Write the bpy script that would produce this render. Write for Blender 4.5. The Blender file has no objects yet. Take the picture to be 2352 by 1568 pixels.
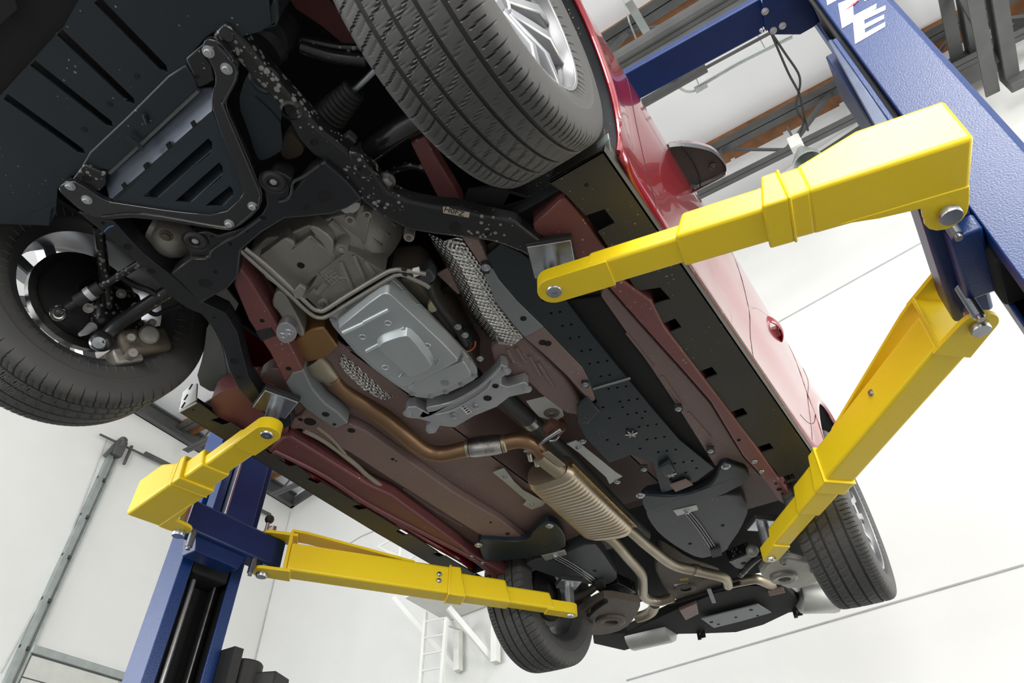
import bpy, bmesh, math, random
from mathutils import Vector, Matrix
from mathutils.geometry import tessellate_polygon
random.seed(7)
S = bpy.context.scene
COL = S.collection

# ------------------------------------------------------------------ camera
# world: X to the right in the picture (the car's left flank), Y towards the car's tail, Z up;
# z = 0 is the lowest point of the hanging rear tyres, y = 0 the front axle
IW, IH = 2352, 1568
F = 1559.36
PITCH, YAW, ROLL = 0.7289894, 0.6130190, -0.000972
CAM = Vector((1.188956, -0.455303, -1.041029))
_fw = Vector((-math.sin(YAW)*math.cos(PITCH), math.cos(YAW)*math.cos(PITCH), math.sin(PITCH)))
_rt = Vector((math.cos(YAW), math.sin(YAW), 0))
_up = _rt.cross(_fw)
_c, _s = math.cos(ROLL), math.sin(ROLL)
RT = _rt*_c + _up*_s
UP = _up*_c - _rt*_s
FW = _fw
cd = bpy.data.cameras.new('camera')
cam = bpy.data.objects.new('camera', cd)
COL.objects.link(cam)
cd.sensor_width = 36.0
cd.lens = F/IW*36.0
cd.clip_start = 0.05
cd.clip_end = 100
m = Matrix((RT, UP, -FW)).transposed().to_4x4()
m.translation = CAM
cam.matrix_world = m
S.camera = cam

# ------------------------------------------------------------------ light and exposure
S.view_settings.view_transform = 'Standard'
S.view_settings.look = 'None'
S.view_settings.gamma = 1.0
S.view_settings.use_curve_mapping = False
S.view_settings.exposure = 0.14
w = bpy.data.worlds.new('world')
S.world = w
w.use_nodes = True
w.node_tree.nodes['Background'].inputs[0].default_value = (0.86, 0.93, 1.0, 1)
w.node_tree.nodes['Background'].inputs[1].default_value = .55

def area(name, loc, target, sx, sy, power, color):
    l = bpy.data.lights.new(name, 'AREA')
    l.shape = 'RECTANGLE'; l.size = sx; l.size_y = sy
    l.energy = power; l.color = color
    o = bpy.data.objects.new(name, l)
    COL.objects.link(o)
    o.location = loc
    o.rotation_euler = (Vector(target)-Vector(loc)).to_track_quat('-Z', 'Y').to_euler()
    return o
# daylight through the open bay doors, a door in the left wall a skylight over the bay in front of the car; added fill for the back wall
area('door_daylight', (4.0, -6.9, .7), (1.0, 1.5, 1.6), 4.6, 4.2, 520, (1.0, 0.985, 0.96))
area('left_door_daylight', (-8.4, -3.2, 1.0), (-2.2, 6.2, .6), 3.2, 3.4, 260, (0.93, 0.97, 1.0))
area('front_door_daylight', (-4.4, -7.1, .8), (-1.0, 1.0, .7), 4.8, 4.0, 430, (0.97, 0.99, 1.0))
area('back_wall_fill', (7.2, 3.6, .6), (-2, 5.6, .4), 3.6, 4.2, 390, (1.0, 0.99, 0.97))  # added lamp at an unseen side opening, brightens the back wall
area('skylight', (4.25, -3.9, 5.85), (4.2, -3.85, 0), 2.9, 3.0, 640, (1.0, 0.99, 0.97))

# ------------------------------------------------------------------ pixel -> point helpers
def ray(u, v):
    return RT*((u-IW/2)/F) - UP*((v-IH/2)/F) + FW
def Pz(u, v, z):
    d = ray(u, v); return CAM + d*((z-CAM.z)/d.z)
def Px(u, v, x):
    d = ray(u, v); return CAM + d*((x-CAM.x)/d.x)
def Py(u, v, y):
    d = ray(u, v); return CAM + d*((y-CAM.y)/d.y)
def Ppl(u, v, c, n):
    d = ray(u, v); return CAM + d*((c-CAM).dot(n)/d.dot(n))
def mpp(P):                       # metres per pixel at a point
    return (P-CAM).dot(FW)/F

# ------------------------------------------------------------------ mesh helpers
def V(*a): return Vector(a)
Z = V(0, 0, 1)

def chaikin(pts, n=2, closed=True):
    for _ in range(n):
        out = []
        N = len(pts)
        rng = range(N) if closed else range(N-1)
        if not closed: out.append(pts[0])
        for i in rng:
            a, b = pts[i], pts[(i+1) % N]
            out.append(tuple(a[k]*.75+b[k]*.25 for k in range(len(a))))
            out.append(tuple(a[k]*.25+b[k]*.75 for k in range(len(a))))
        if not closed: out.append(pts[-1])
        pts = out
    return pts

def catmull(pts, n=6):
    P = [Vector(p) for p in pts]
    if len(P) < 3: return P
    out = []
    for i in range(len(P)-1):
        p0 = P[max(i-1, 0)]; p1 = P[i]; p2 = P[i+1]; p3 = P[min(i+2, len(P)-1)]
        for k in range(n):
            t = k/n
            out.append(.5*((2*p1)+(p2-p0)*t+(2*p0-5*p1+4*p2-p3)*t*t+(3*p1-p0-3*p2+p3)*t**3))
    out.append(P[-1])
    return out

class MB:
    def __init__(s): s.v = []; s.f = []; s.discs = []
    def add(s, vs, fs):
        o = len(s.v)
        s.v += [Vector(v) for v in vs]
        s.f += [tuple(i+o for i in f) for f in fs]
        return s
    def box(s, c, size, M=None):
        x, y, z = [q/2 for q in size]
        vs = [V(i, j, k) for i in (-x, x) for j in (-y, y) for k in (-z, z)]
        if M is not None: vs = [M @ q for q in vs]
        c = Vector(c)
        return s.add([c+q for q in vs], [(0, 1, 3, 2), (4, 6, 7, 5), (0, 4, 5, 1), (2, 3, 7, 6), (0, 2, 6, 4), (1, 5, 7, 3)])
    def box2(s, a, b):
        return s.box([(p+q)/2 for p, q in zip(a, b)], [abs(q-p) for p, q in zip(a, b)])
    def beam(s, a, b, w, h, up=Z):
        a, b = Vector(a), Vector(b)
        d = (b-a); L = d.length; d.normalize()
        up = Vector(up)
        if abs(d.dot(up)) > .98: up = V(1, 0, 0)
        r = d.cross(up).normalized(); u = r.cross(d).normalized()
        M = Matrix((d, r, u)).transposed()
        return s.box((a+b)/2, (L, w, h), M)
    def prism(s, poly, ext, holes=(), top=None):
        poly = [Vector(p) for p in poly]; ext = Vector(ext)
        loops = [poly]+[[Vector(p) for p in h] for h in holes]
        flat = [p for l in loops for p in l]
        n = len(flat)
        topv = [p+ext for p in flat] if top is None else [Vector(t) for t in top]
        fs = []
        if len(loops) == 1 and len(poly) < 5:
            fs += [tuple(range(n)), tuple(range(2*n-1, n-1, -1))]
        else:
            for t in tessellate_polygon(loops):
                fs.append(tuple(t)); fs.append(tuple(i+n for i in reversed(t)))
        o = 0
        for l in loops:
            k = len(l)
            for i in range(k):
                a, b = o+i, o+(i+1) % k
                fs.append((a, b, b+n, a+n))
            o += k
        return s.add(flat+topv, fs)
    def loft(s, rings, closed=True, caps=True):
        k = len(rings[0]); vs = [p for r in rings for p in r]; fs = []
        for j in range(len(rings)-1):
            for i in range(k if closed else k-1):
                a = j*k+i; b = j*k+(i+1) % k
                fs.append((a, b, b+k, a+k))
        if caps and closed:
            fs.append(tuple(range(k-1, -1, -1)))
            fs.append(tuple((len(rings)-1)*k+i for i in range(k)))
        return s.add(vs, fs)
    def tube(s, path, r, n=12, caps=True, flat=None):
        P = [Vector(p) for p in path]
        R = r if isinstance(r, (list, tuple)) else [r]*len(P)
        if len(R) != len(P):
            R = [R[0]+(R[-1]-R[0])*i/(len(P)-1) for i in range(len(P))]
        rings = []; nrm = None
        for i, p in enumerate(P):
            t = (P[min(i+1, len(P)-1)]-P[max(i-1, 0)])
            if t.length < 1e-9: t = V(0, 0, 1)
            t.normalize()
            if nrm is None:
                nrm = t.cross(Z if abs(t.z) < .9 else V(1, 0, 0)).normalized()
            else:
                nrm = (nrm - t*nrm.dot(t)).normalized()
            b = t.cross(nrm)
            rings.append([p+(nrm*math.cos(2*math.pi*k/n)+b*math.sin(2*math.pi*k/n))*R[i] for k in range(n)])
        return s.loft(rings, True, caps)
    def lathe(s, prof, o, axis=Z, n=24, caps=False):
        o = Vector(o); a = Vector(axis).normalized()
        x = a.cross(V(0, 0, 1) if abs(a.z) < .9 else V(1, 0, 0)).normalized(); y = a.cross(x)
        rings = [[o+a*h+(x*math.cos(2*math.pi*k/n)+y*math.sin(2*math.pi*k/n))*r for k in range(n)] for r, h in prof]
        return s.loft(rings, True, caps)
    def cyl(s, o, axis, r, h, n=20):
        return s.lathe([(1e-4, 0), (r, 0), (r, h), (1e-4, h)], o, axis, n)
    def sphere(s, o, r, n=14, sq=1.0, axis=Z):
        return s.lathe([(max(r*math.sin(math.pi*i/n), 1e-4), -r*sq*math.cos(math.pi*i/n)) for i in range(n+1)], o, axis, n+4)
    def hexbolt(s, o, axis=-Z, r=.008, h=.006, washer=True):
        a = Vector(axis).normalized(); o = Vector(o)
        if washer: s.cyl(o, a, r*1.45, h*.35, 16)
        s.lathe([(1e-4, h), (r*.55, h), (r, h*.85), (r, 0)], o, a, 6)
        return s
    def build(s, name, mat, parent=None, bevel=0, smooth=35, segs=2):
        me = bpy.data.meshes.new(name)
        me.from_pydata(s.v, [], s.f)
        bm = bmesh.new(); bm.from_mesh(me)
        bmesh.ops.remove_doubles(bm, verts=bm.verts, dist=2e-5)
        bmesh.ops.recalc_face_normals(bm, faces=bm.faces)
        bm.to_mesh(me); bm.free()
        o = bpy.data.objects.new(name, me)
        COL.objects.link(o)
        if mat: me.materials.append(mat)
        if smooth:
            for p in me.polygons: p.use_smooth = True
            me.set_sharp_from_angle(angle=math.radians(smooth))
        if bevel:
            b = o.modifiers.new('bevel', 'BEVEL')
            b.width = bevel; b.segments = segs; b.limit_method = 'ANGLE'; b.angle_limit = math.radians(40)
            b.use_clamp_overlap = True; b.harden_normals = False
        if parent: attach(o, parent)
        if s.discs:
            host = o if (parent is None or parent.parent is None) else parent
            for c, r in s.discs:
                h = MB(); h.lathe([(r*1.10, .0008), (r*1.06, -.0012), (r*.98, -.0010), (r*.94, .0), (1e-4, .0002)], c-Z*.0004, Z, 22, False)
                h.build('hole_shade', m_black, host)  # black disc paints the dark of a hole onto the plate
        return o

def attach(o, parent):
    o.parent = parent
    P = Matrix.Identity(4); q = parent
    P = Matrix.Translation(q.location) @ q.rotation_euler.to_matrix().to_4x4()
    if q.parent: P = q.parent_world @ P if hasattr(q, 'parent_world') else P
    o.matrix_parent_inverse = P.inverted()

def thing(name, label, cat, loc=(0, 0, 0), group=None):
    o = bpy.data.objects.new(name, None)
    COL.objects.link(o)
    o.empty_display_size = .1
    o.location = loc
    o['label'] = label; o['category'] = cat
    if group: o['group'] = group
    return o
def tag(o, label, cat, group=None):
    o['label'] = label; o['category'] = cat
    if group: o['group'] = group
    return o
def struct(o, label=None):
    o['kind'] = 'structure'
    if label: o['label'] = label
    return o

def zpts(pts, z):
    return [Pz(p[0], p[1], p[2] if len(p) > 2 else z) for p in pts]
def circ(u, v, z, rpx, n=18):
    c = Pz(u, v, z); r = rpx*mpp(c)
    return [c+V(r*math.cos(2*math.pi*k/n), r*math.sin(2*math.pi*k/n), 0) for k in range(n)]
def plate(mb, pts, z, t, holes=(), smooth=0, real=False):
    if smooth: pts = chaikin(pts, smooth)
    if real: return mb.prism(zpts(pts, z), (0, 0, t), [circ(h[0], h[1], z, h[2]) for h in holes])
    for h in holes:
        if h[2] >= 1:
            c = Pz(h[0], h[1], z); mb.discs.append((c, h[2]*mpp(c)))
    return mb.prism(zpts(pts, z), (0, 0, t))
def ptube(mb, pts, rpx, z=None, n=14, sub=6):
    P = zpts(pts, z)
    r = rpx*mpp(P[len(P)//2])
    return mb.tube(catmull(P, sub), r, n)

# ------------------------------------------------------------------ materials
def mat(name, c, c2=None, rough=.5, metal=0., ns=6., amt=.5, speck=None, bump=None, coat=0., r2=None, spec=.5, dist=.0, weave=None):
    M = bpy.data.materials.new(name); M.use_nodes = True
    N = M.node_tree.nodes; L = M.node_tree.links
    b = N['Principled BSDF']
    b.inputs['Roughness'].default_value = rough
    b.inputs['Metallic'].default_value = metal
    b.inputs['Specular IOR Level'].default_value = spec
    if coat:
        b.inputs['Coat Weight'].default_value = coat
        b.inputs['Coat Roughness'].default_value = .03
    tc = N.new('ShaderNodeTexCoord')
    n = N.new('ShaderNodeTexNoise'); n.inputs['Scale'].default_value = ns; n.inputs['Detail'].default_value = 5
    n.inputs['Distortion'].default_value = dist
    L.new(tc.outputs['Object'], n.inputs['Vector'])
    mx = N.new('ShaderNodeMix'); mx.data_type = 'RGBA'
    mx.inputs[6].default_value = (*c, 1)
    c2 = c2 or tuple(q*.8 for q in c)
    mx.inputs[7].default_value = (*c2, 1)
    rp = N.new('ShaderNodeMapRange'); rp.inputs[1].default_value = .5-amt*.4; rp.inputs[2].default_value = .5+amt*.4
    L.new(n.outputs['Fac'], rp.inputs[0]); L.new(rp.outputs[0], mx.inputs[0])
    out = mx.outputs[2]
    if r2 is not None:
        rr = N.new('ShaderNodeMapRange'); rr.inputs[3].default_value = rough; rr.inputs[4].default_value = r2
        L.new(rp.outputs[0], rr.inputs[0]); L.new(rr.outputs[0], b.inputs['Roughness'])
    if speck:
        sc, ss, th, dens = speck
        vo = N.new('ShaderNodeTexVoronoi'); vo.inputs['Scale'].default_value = ss
        L.new(tc.outputs['Object'], vo.inputs['Vector'])
        # random spot size per cell, patchy through a large noise
        n2 = N.new('ShaderNodeTexNoise'); n2.inputs['Scale'].default_value = 5; n2.inputs['Detail'].default_value = 2
        L.new(tc.outputs['Object'], n2.inputs['Vector'])
        mr = N.new('ShaderNodeMapRange'); mr.inputs[1].default_value = .40-dens; mr.inputs[2].default_value = .62-dens*.5; mr.inputs[3].default_value = 0; mr.inputs[4].default_value = th
        L.new(n2.outputs['Fac'], mr.inputs[0])
        sepc = N.new('ShaderNodeSeparateColor'); L.new(vo.outputs['Color'], sepc.inputs[0])
        mu = N.new('ShaderNodeMath'); mu.operation = 'MULTIPLY'
        L.new(mr.outputs[0], mu.inputs[0]); L.new(sepc.outputs[0], mu.inputs[1])
        lt = N.new('ShaderNodeMath'); lt.operation = 'LESS_THAN'
        L.new(vo.outputs['Distance'], lt.inputs[0]); L.new(mu.outputs[0], lt.inputs[1])
        m2 = N.new('ShaderNodeMix'); m2.data_type = 'RGBA'
        mm = N.new('ShaderNodeMath'); mm.operation = 'MULTIPLY'; mm.inputs[1].default_value = .75
        L.new(lt.outputs[0], mm.inputs[0]); L.new(mm.outputs[0], m2.inputs[0])
        L.new(out, m2.inputs[6]); m2.inputs[7].default_value = (*sc, 1)
        out = m2.outputs[2]
    L.new(out, b.inputs['Base Color'])
    if bump:
        bs, st = bump
        bn = N.new('ShaderNodeTexNoise'); bn.inputs['Scale'].default_value = bs; bn.inputs['Detail'].default_value = 3
        L.new(tc.outputs['Object'], bn.inputs['Vector'])
        bp = N.new('ShaderNodeBump'); bp.inputs['Strength'].default_value = st; bp.inputs['Distance'].default_value = .01
        L.new(bn.outputs['Fac'], bp.inputs['Height']); L.new(bp.outputs[0], b.inputs['Normal'])
    if weave:
        vs, st = weave
        vv = N.new('ShaderNodeTexVoronoi'); vv.inputs['Scale'].default_value = vs; vv.inputs['Randomness'].default_value = .0
        mp = N.new('ShaderNodeMapping'); mp.inputs['Rotation'].default_value = (.3, .2, .7)
        L.new(tc.outputs['Object'], mp.inputs['Vector']); L.new(mp.outputs[0], vv.inputs['Vector'])
        bp = N.new('ShaderNodeBump'); bp.inputs['Strength'].default_value = st; bp.inputs['Distance'].default_value = .012
        L.new(vv.outputs['Distance'], bp.inputs['Height']); L.new(bp.outputs[0], b.inputs['Normal'])
    return M

MUD = (.30, .28, .24)
m_wall = mat('wall_paint', (.80, .80, .78), (.74, .74, .72), .7, ns=1.2, amt=.8, bump=(8, .05))
m_deck = mat('ceiling_deck', (.82, .83, .84), (.70, .71, .72), .6, ns=.9, amt=1.2)
m_floor = mat('concrete_floor', (.17, .17, .168), (.13, .13, .125), .45, ns=2, amt=1)
m_steel = mat('grey_painted_steel', (.088, .092, .090), (.060, .062, .061), .55, ns=4)
m_wood = mat('brown_wood', (.24, .10, .035), (.13, .055, .02), .7, ns=9)
m_blue = mat('blue_lift_paint', (.006, .036, .17), (.005, .029, .13), .34, ns=90, amt=.8, coat=.0, bump=(220, .12), spec=.55)
m_bluedk = mat('blue_bracket_and_shaded_beam', (.005, .026, .125), (.004, .021, .10), .38, ns=20, spec=.4)  # darker copy of the lift blue; puts shade into the beam's colour
m_yel = mat('yellow_arm_paint', (.90, .65, .012), (.88, .63, .011), .36, ns=5, amt=1, bump=(120, .03), spec=.6)
m_chrome = mat('zinc_plated', (.56, .58, .60), (.42, .44, .47), .32, 1., ns=20)
m_steelrod = mat('bare_steel', (.50, .49, .47), (.30, .29, .28), .35, 1., ns=30)
m_black = mat('black_void', (.006, .006, .007), (.004, .004, .004), .8)  # black parts, also the painted dark of holes, recesses and channels
m_rubber = mat('black_rubber', (.012, .012, .012), (.02, .02, .02), .6)
m_tyre = mat('tyre_rubber', (.054, .055, .057), (.072, .069, .064), .62, ns=9, amt=1)
m_barrel = mat('wheel_barrel_paint', (.20, .20, .21), (.15, .15, .155), .34, .7, ns=5)
m_rim = mat('silver_alloy', (.50, .51, .53), (.44, .45, .47), .30, .8, ns=6)
m_red = mat('red_body_paint', (.27, .0025, .014), (.23, .002, .012), .24, .1, ns=3, coat=.95)
m_redund = mat('red_overspray_floor', (.225, .172, .150), (.22, .125, .115), .5, ns=3, amt=1.2, speck=(MUD, 70, .35, .05))
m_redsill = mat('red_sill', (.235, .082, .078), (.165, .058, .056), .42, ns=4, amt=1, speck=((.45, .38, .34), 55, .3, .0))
m_galv = mat('galvanised_and_glint_grey', (.24, .27, .28), (.20, .21, .21), .5, .2, ns=5, amt=1)
m_plast = mat('undertray_plastic', (.009, .017, .023), (.014, .021, .027), .38, ns=4, amt=1, speck=(MUD, 60, .20, -.06))
m_plastg = mat('grey_plastic', (.055, .060, .068), (.045, .048, .052), .45, ns=5, speck=(MUD, 50, .2, .0))
m_rocker = mat('rocker_plastic', (.036, .036, .032), (.050, .045, .030), .55, ns=5, amt=1, speck=(MUD, 60, .22, .02), bump=(60, .1))
m_blkst = mat('black_subframe', (.011, .012, .014), (.018, .018, .018), .32, ns=5, amt=1, speck=((.32, .32, .29), 78, .62, .10))
m_blkcl = mat('black_subframe_clean', (.012, .013, .016), (.017, .018, .019), .28, ns=5, amt=1, speck=((.30, .30, .28), 85, .25, -.04))
m_blkgl = mat('black_gloss_steel', (.012, .013, .016), (.018, .018, .020), .17, ns=8, amt=1, coat=.6, speck=((.25, .24, .22), 75, .2, -.06))
m_liner = mat('wheel_liner_felt', (.016, .018, .021), (.024, .025, .027), .75, ns=30, amt=1, speck=(MUD, 90, .25, .05), spec=.25)
m_redsill_shade = mat('shaded_red_sill', (.17, .05, .05), (.12, .038, .038), .45, ns=4, amt=1, speck=((.45, .38, .34), 60, .25, .0))  # darker copy of the sill red; the left sill's shade is in the colour
m_skid = mat('skid_plate', (.034, .048, .062), (.026, .036, .046), .36, .3, ns=4, amt=1, speck=((.3, .29, .27), 80, .16, -.08))
m_alu = mat('cast_aluminium', (.40, .385, .35), (.27, .255, .225), .5, .55, ns=7, amt=1, bump=(70, .2))
m_pan = mat('trans_pan_steel', (.56, .60, .61), (.46, .49, .50), .40, .6, ns=6, amt=1)
m_aluc = mat('bright_cast_aluminium', (.54, .55, .57), (.38, .39, .41), .45, .6, ns=9, amt=1, bump=(60, .2))
m_copper = mat('heat_tinted_pipe', (.36, .22, .12), (.22, .13, .08), .36, .85, ns=6, amt=1.2, r2=.5)
m_exh = mat('exhaust_steel', (.46, .41, .32), (.30, .25, .18), .34, .85, ns=5, amt=1.2, r2=.5)
m_muff = mat('muffler_steel', (.66, .61, .52), (.46, .33, .18), .30, .9, ns=4, amt=1.0, r2=.42)
m_foil = mat('dimpled_foil', (.66, .66, .64), (.50, .48, .44), .28, 1., ns=6, weave=(85, 1.0))
m_alusheet = mat('aluminium_sheet', (.60, .60, .58), (.48, .48, .46), .42, .7, ns=8)
m_brown = mat('grimy_cast_iron', (.16, .13, .10), (.10, .085, .07), .6, .3, ns=8, amt=1, bump=(50, .25))
m_glass = mat('dark_glass', (.01, .012, .014), rough=.05, coat=1)
m_white = mat('white_paint', (.80, .80, .76), (.74, .74, .70), .5)
m_letter = mat('white_decal', (.85, .85, .85), rough=.4)
m_redlet = mat('red_decal', (.62, .04, .05), rough=.4)
m_paper = mat('paper_label', (.50, .44, .36), (.42, .36, .29), .7)
m_ink = mat('dark_ink', (.02, .015, .012), rough=.7)
m_door = mat('door_panel', (.62, .63, .58), (.55, .56, .52), .5)
m_trackst = mat('galvanised_track', (.42, .46, .45), (.32, .35, .34), .45, .5, ns=8)
m_cat = mat('gold_heat_tint', (.50, .30, .13), (.33, .17, .07), .42, .75, ns=9, amt=1.1)
# ================================================================== the room
ZC, ZF = 5.95, -1.75
CORNER = Pz(669, 1168, 5.63)
DL = V(-0.10632821, 0.99433109, 0)       # left wall runs towards the rear corner
DB = V(-0.98472652, 0.17410826, 0)       # back wall runs left into the corner
NL = V(DL.y, -DL.x, 0)                   # into the room
NB = V(-DB.y, DB.x, 0)
if NB.y > 0: NB = -NB
C0 = V(CORNER.x, CORNER.y, 0)
def wallprism(a, b, n, name, z0=ZF, z1=ZC+.3, th=.2, holes=None):
    mb = MB()
    mb.prism([V(a.x, a.y, z0), V(b.x, b.y, z0), V(b.x, b.y, z1), V(a.x, a.y, z1)], -n*th)
    return struct(mb.build(name, m_wall, smooth=0))
LA = C0 - DL*14.5
BA = C0 - DB*17
wallprism(LA, C0, NL, 'wall_left')
wallprism(BA, C0, NB, 'wall_back')
mb = MB(); mb.box2((-11.2, -8, ZC), (7.5, 8.2, ZC+.15)); struct(mb.build('ceiling', m_deck, smooth=0))
mb = MB(); mb.box2((-13.5, -9, ZF-.2), (9.5, 9.5, ZF)); struct(mb.build('floor', m_floor, smooth=0))
# front wall: piers and a header leave two wide bay doors open
mb = MB()
for x0, x1 in ((-11.3, -7.2), (-1.6, 1.4), (6.6, 7.5)):
    mb.box2((x0, -7.6, ZF), (x1, -7.4, ZC))
mb.box2((-7.2, -7.6, 3.1), (-1.6, -7.4, ZC)); mb.box2((1.4, -7.6, 3.1), (6.6, -7.4, ZC))
struct(mb.build('wall_front', m_wall, smooth=0))
mb = MB()
mb.box2((7.3, -7.6, ZF), (7.5, 1.6, ZC)); mb.box2((7.3, 1.6, 3.0), (7.5, 5.9, ZC))
struct(mb.build('wall_right', m_wall, smooth=0))

# joint lines on the back wall (recessed grooves shown as thin strips of grey sealant)
def bw(u, v): return Ppl(u, v, C0, NB)
def lw(u, v): return Ppl(u, v, C0, NL)
mb = MB()
m_seal = mat('grey_sealant', (.50, .50, .50), rough=.8)
mb.tube([bw(1440, 1562)+NB*.004, bw(2352, 1297)+NB*.004], .008, 6)
o = mb.build('trim_1', m_seal); struct(o, 'thin grey horizontal joint line low on the white back wall')
mb = MB()
mb.tube([bw(1770, 750)+NB*.004, bw(2140, 545)+NB*.004], .007, 6)
o = mb.build('trim_2', m_seal); struct(o, 'thin grey horizontal joint line high on the white back wall')
mb = MB()
mb.tube([lw(668, 1175)+NL*.01+NB*.01, V(C0.x, C0.y, 4.0)+NL*.012+NB*.012, V(C0.x, C0.y, 2.6)+NL*.02+NB*.012, V(C0.x, C0.y, ZF)+NL*.012+NB*.012], .012, 6)
struct(mb.build('trim_3', m_seal), 'grey caulked joint in the corner between the left and back walls')
mb = MB()
cr = [(905, 1202), (870, 1215), (830, 1232), (800, 1250), (782, 1262), (760, 1275), (742, 1288)]
mb.tube([bw(*p)+NB*.004 for p in cr], .011, 6)
tag(mb.build('wall_crack', m_seal), 'thin grey crack wandering across the white back wall above the rear left arm', 'crack')

# ledger beams along the tops of the walls
mb = MB()
for d0, n in ((DL, NL),):
    a = CORNER - d0*11; b = CORNER
    mb.prism([a, b, b+Z*.30, a+Z*.30], n*.025)
    mb.prism([a, b, b+n*.13, a+n*.13], Z*.02)
    mb.prism([a+Z*.28, b+Z*.28, b+Z*.28+n*.10, a+Z*.28+n*.10], Z*.02)
tag(mb.build('ledger_beam', m_steel), 'grey steel ledger angle along the top of the left wall', 'beam')
mb = MB()
a = CORNER - DB*16; b = CORNER
mb.prism([a, b, b+Z*.20, a+Z*.20], NB*.05)
tag(mb.build('ledger_beam', m_steel), 'dark ledger along the top of the white back wall', 'beam')

# open web trusses across the room (double angle chords, timber nailer, zig-zag webs)
def truss(y0, label, x0=-9.6, x1=7.2, slope=.012, zb=5.25, phase=0., clips=False):
    t = thing('roof_truss', label, 'truss', (0, y0, zb), 'roof trusses')
    X = V(1, slope, 0).normalized()
    def at(x, z, dy=0): return V(x, y0+slope*x+dy, z)
    mb = MB(); mb.beam(at(x0, ZC-.045, .075), at(x1, ZC-.045, .075), .33, .09); mb.build('timber_nailer', m_wood, t)
    mb = MB()
    for dy in (-.05, .05):
        mb.beam(at(x0, ZC-.14, dy-.045), at(x1, ZC-.14, dy-.045), .085, .012)
        mb.beam(at(x0, ZC-.105, dy*.25-.045), at(x1, ZC-.105, dy*.25-.045), .012, .07)
    mb.build('top_chord', m_steel, t)
    mb = MB()
    for dy in (-.032, .032):
        mb.beam(at(x0+.6, zb, dy), at(x1-.6, zb, dy), .055, .012)
        mb.beam(at(x0+.6, zb+.03, dy*.3), at(x1-.6, zb+.03, dy*.3), .012, .06)
    mb.build('bottom_chord', m_steel, t)
    x = x0+.6+phase; k = 0
    while x < x1-.7:
        mb = MB()
        nx = min(x+.62, x1)
        a, b = (at(x, zb+.02), at(nx, ZC-.12)) if k % 2 == 0 else (at(x, ZC-.12), at(nx, zb+.02))
        mb.beam(a, b, .05 if k % 3 else .025, .05 if k % 3 else .025)
        mb.build('web_member', m_steel, t, smooth=0)
        x = nx; k += 1
    # silver clips along the timber nailer
    if clips:
        cm = None; x = -.35
        while x < 3.4:
            for dy in (-.07, .22):
                if cm is None:
                    mb = MB(); mb.box((0, 0, 0), (.05, .035, .012)); o = mb.build('clip', m_alusheet, t, smooth=0); cm = o.data
                else:
                    o = bpy.data.objects.new('clip', cm); COL.objects.link(o); attach(o, t)
                o.location = at(x+dy*2, ZC-.096, dy)
            x += .62
    return t
truss(2.68, 'dark steel roof truss with brown timber behind the blue overhead beam', phase=.1, clips=True)
truss(4.50, 'dark steel roof truss with brown timber just above the yellow front right arm', phase=.35, x1=5.0, clips=True)
truss(6.35, 'short dark roof truss at the left rear corner above the left column', x1=-4.6, phase=.25)

# ribbed roll along the ceiling beside the first truss
mb = MB(); a = Pz(1405, 160, 4.75); b = Pz(1665, 5, 4.75)
d = (b-a).normalized(); a2 = a - d*1.2; b2 = b+d*2.5
for dz, dy in ((0, 0), (.03, .08), (.0, .15)):
    mb.tube([a2+V(0, dy-.07, dz), b2+V(0, dy-.07, dz)], .055, 10)
tag(mb.build('ribbed_duct', m_steel), 'dark ribbed duct running along the ceiling above the blue overhead beam', 'duct')

# girder at the right rear running towards the back wall
g = thing('roof_girder', 'heavy grey double channel girder meeting the back wall at upper right', 'girder', (3.2, 4.0, 5.0))
def girder_chord(p, q, z, name):
    a = Pz(*p, z); b = Pz(*q, z)
    d = (a-b).normalized(); a2 = b+d*6.5
    r = d.cross(Z).normalized()
    mb = MB()
    for s in (-1, 1):
        mb.beam(b+r*s*.085, a2+r*s*.085, .11, .02)
        mb.beam(b+r*s*.035+Z*.06, a2+r*s*.035+Z*.06, .02, .13)
    mb.build(name, m_steel, g, smooth=0)
    return a2, b
A1 = girder_chord((2268, 0), (2304, 204), 4.78, 'bottom_chord')
A2 = girder_chord((2198, 0), (2222, 132), 5.40, 'top_chord')
mb = MB()
for i in range(4):
    t0, t1 = i/4, (i+.5)/4
    p = A1[1].lerp(A1[0], t0+.04)+Z*.05; q = A2[1].lerp(A2[0], t1)
    mb.beam(p, q, .05, .05); mb.beam(q, A1[1].lerp(A1[0], (i+1)/4), .05, .05)
mb.build('web_members', m_steel, g, smooth=0)
mb = MB()
c = A2[1]
mb.box(c+V(.0, .10, -.02), (.5, .22, .26)); mb.build('wall_seat', m_steel, g, bevel=.01)
mb = MB(); mb.box(A1[1]+V(.16, -.03, -.03), (.26, .10, .12)); mb.build('end_bracket', m_steel, g, bevel=.01)

# sprinkler and conduit lines under the deck
mb = MB(); mb.tube([Pz(1478, 228, 5.0)-V(1.6, 0, 0), Pz(1622, 155, 5.0)], .045, 12); mb.tube([Pz(1622, 155, 5.0), Pz(1770, 75, 5.0)], .016, 8)
for px in ((1548, 190), (1437, 0)):
    pass
mb.beam(Pz(1545, 168, 5.0), Pz(1556, 196, 5.0), .05, .02)
tag(mb.build('sprinkler_pipe', m_steel), 'dark capped pipe hanging below the ceiling behind the blue overhead beam', 'pipe')
mb = MB()
mb.tube(catmull([Pz(*p, 5.3) for p in ((1552, 183), (1560, 200), (1578, 210), (1596, 208), (1606, 200), (1700, 145), (1820, 85))], 5), .013, 8)
mb.tube([Pz(1604, 196, 5.3), Pz(1700, 140, 5.3), Pz(1840, 70, 5.3)], .008, 6)
mb.box(Pz(1610, 200, 5.3), (.12, .05, .05))
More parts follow.
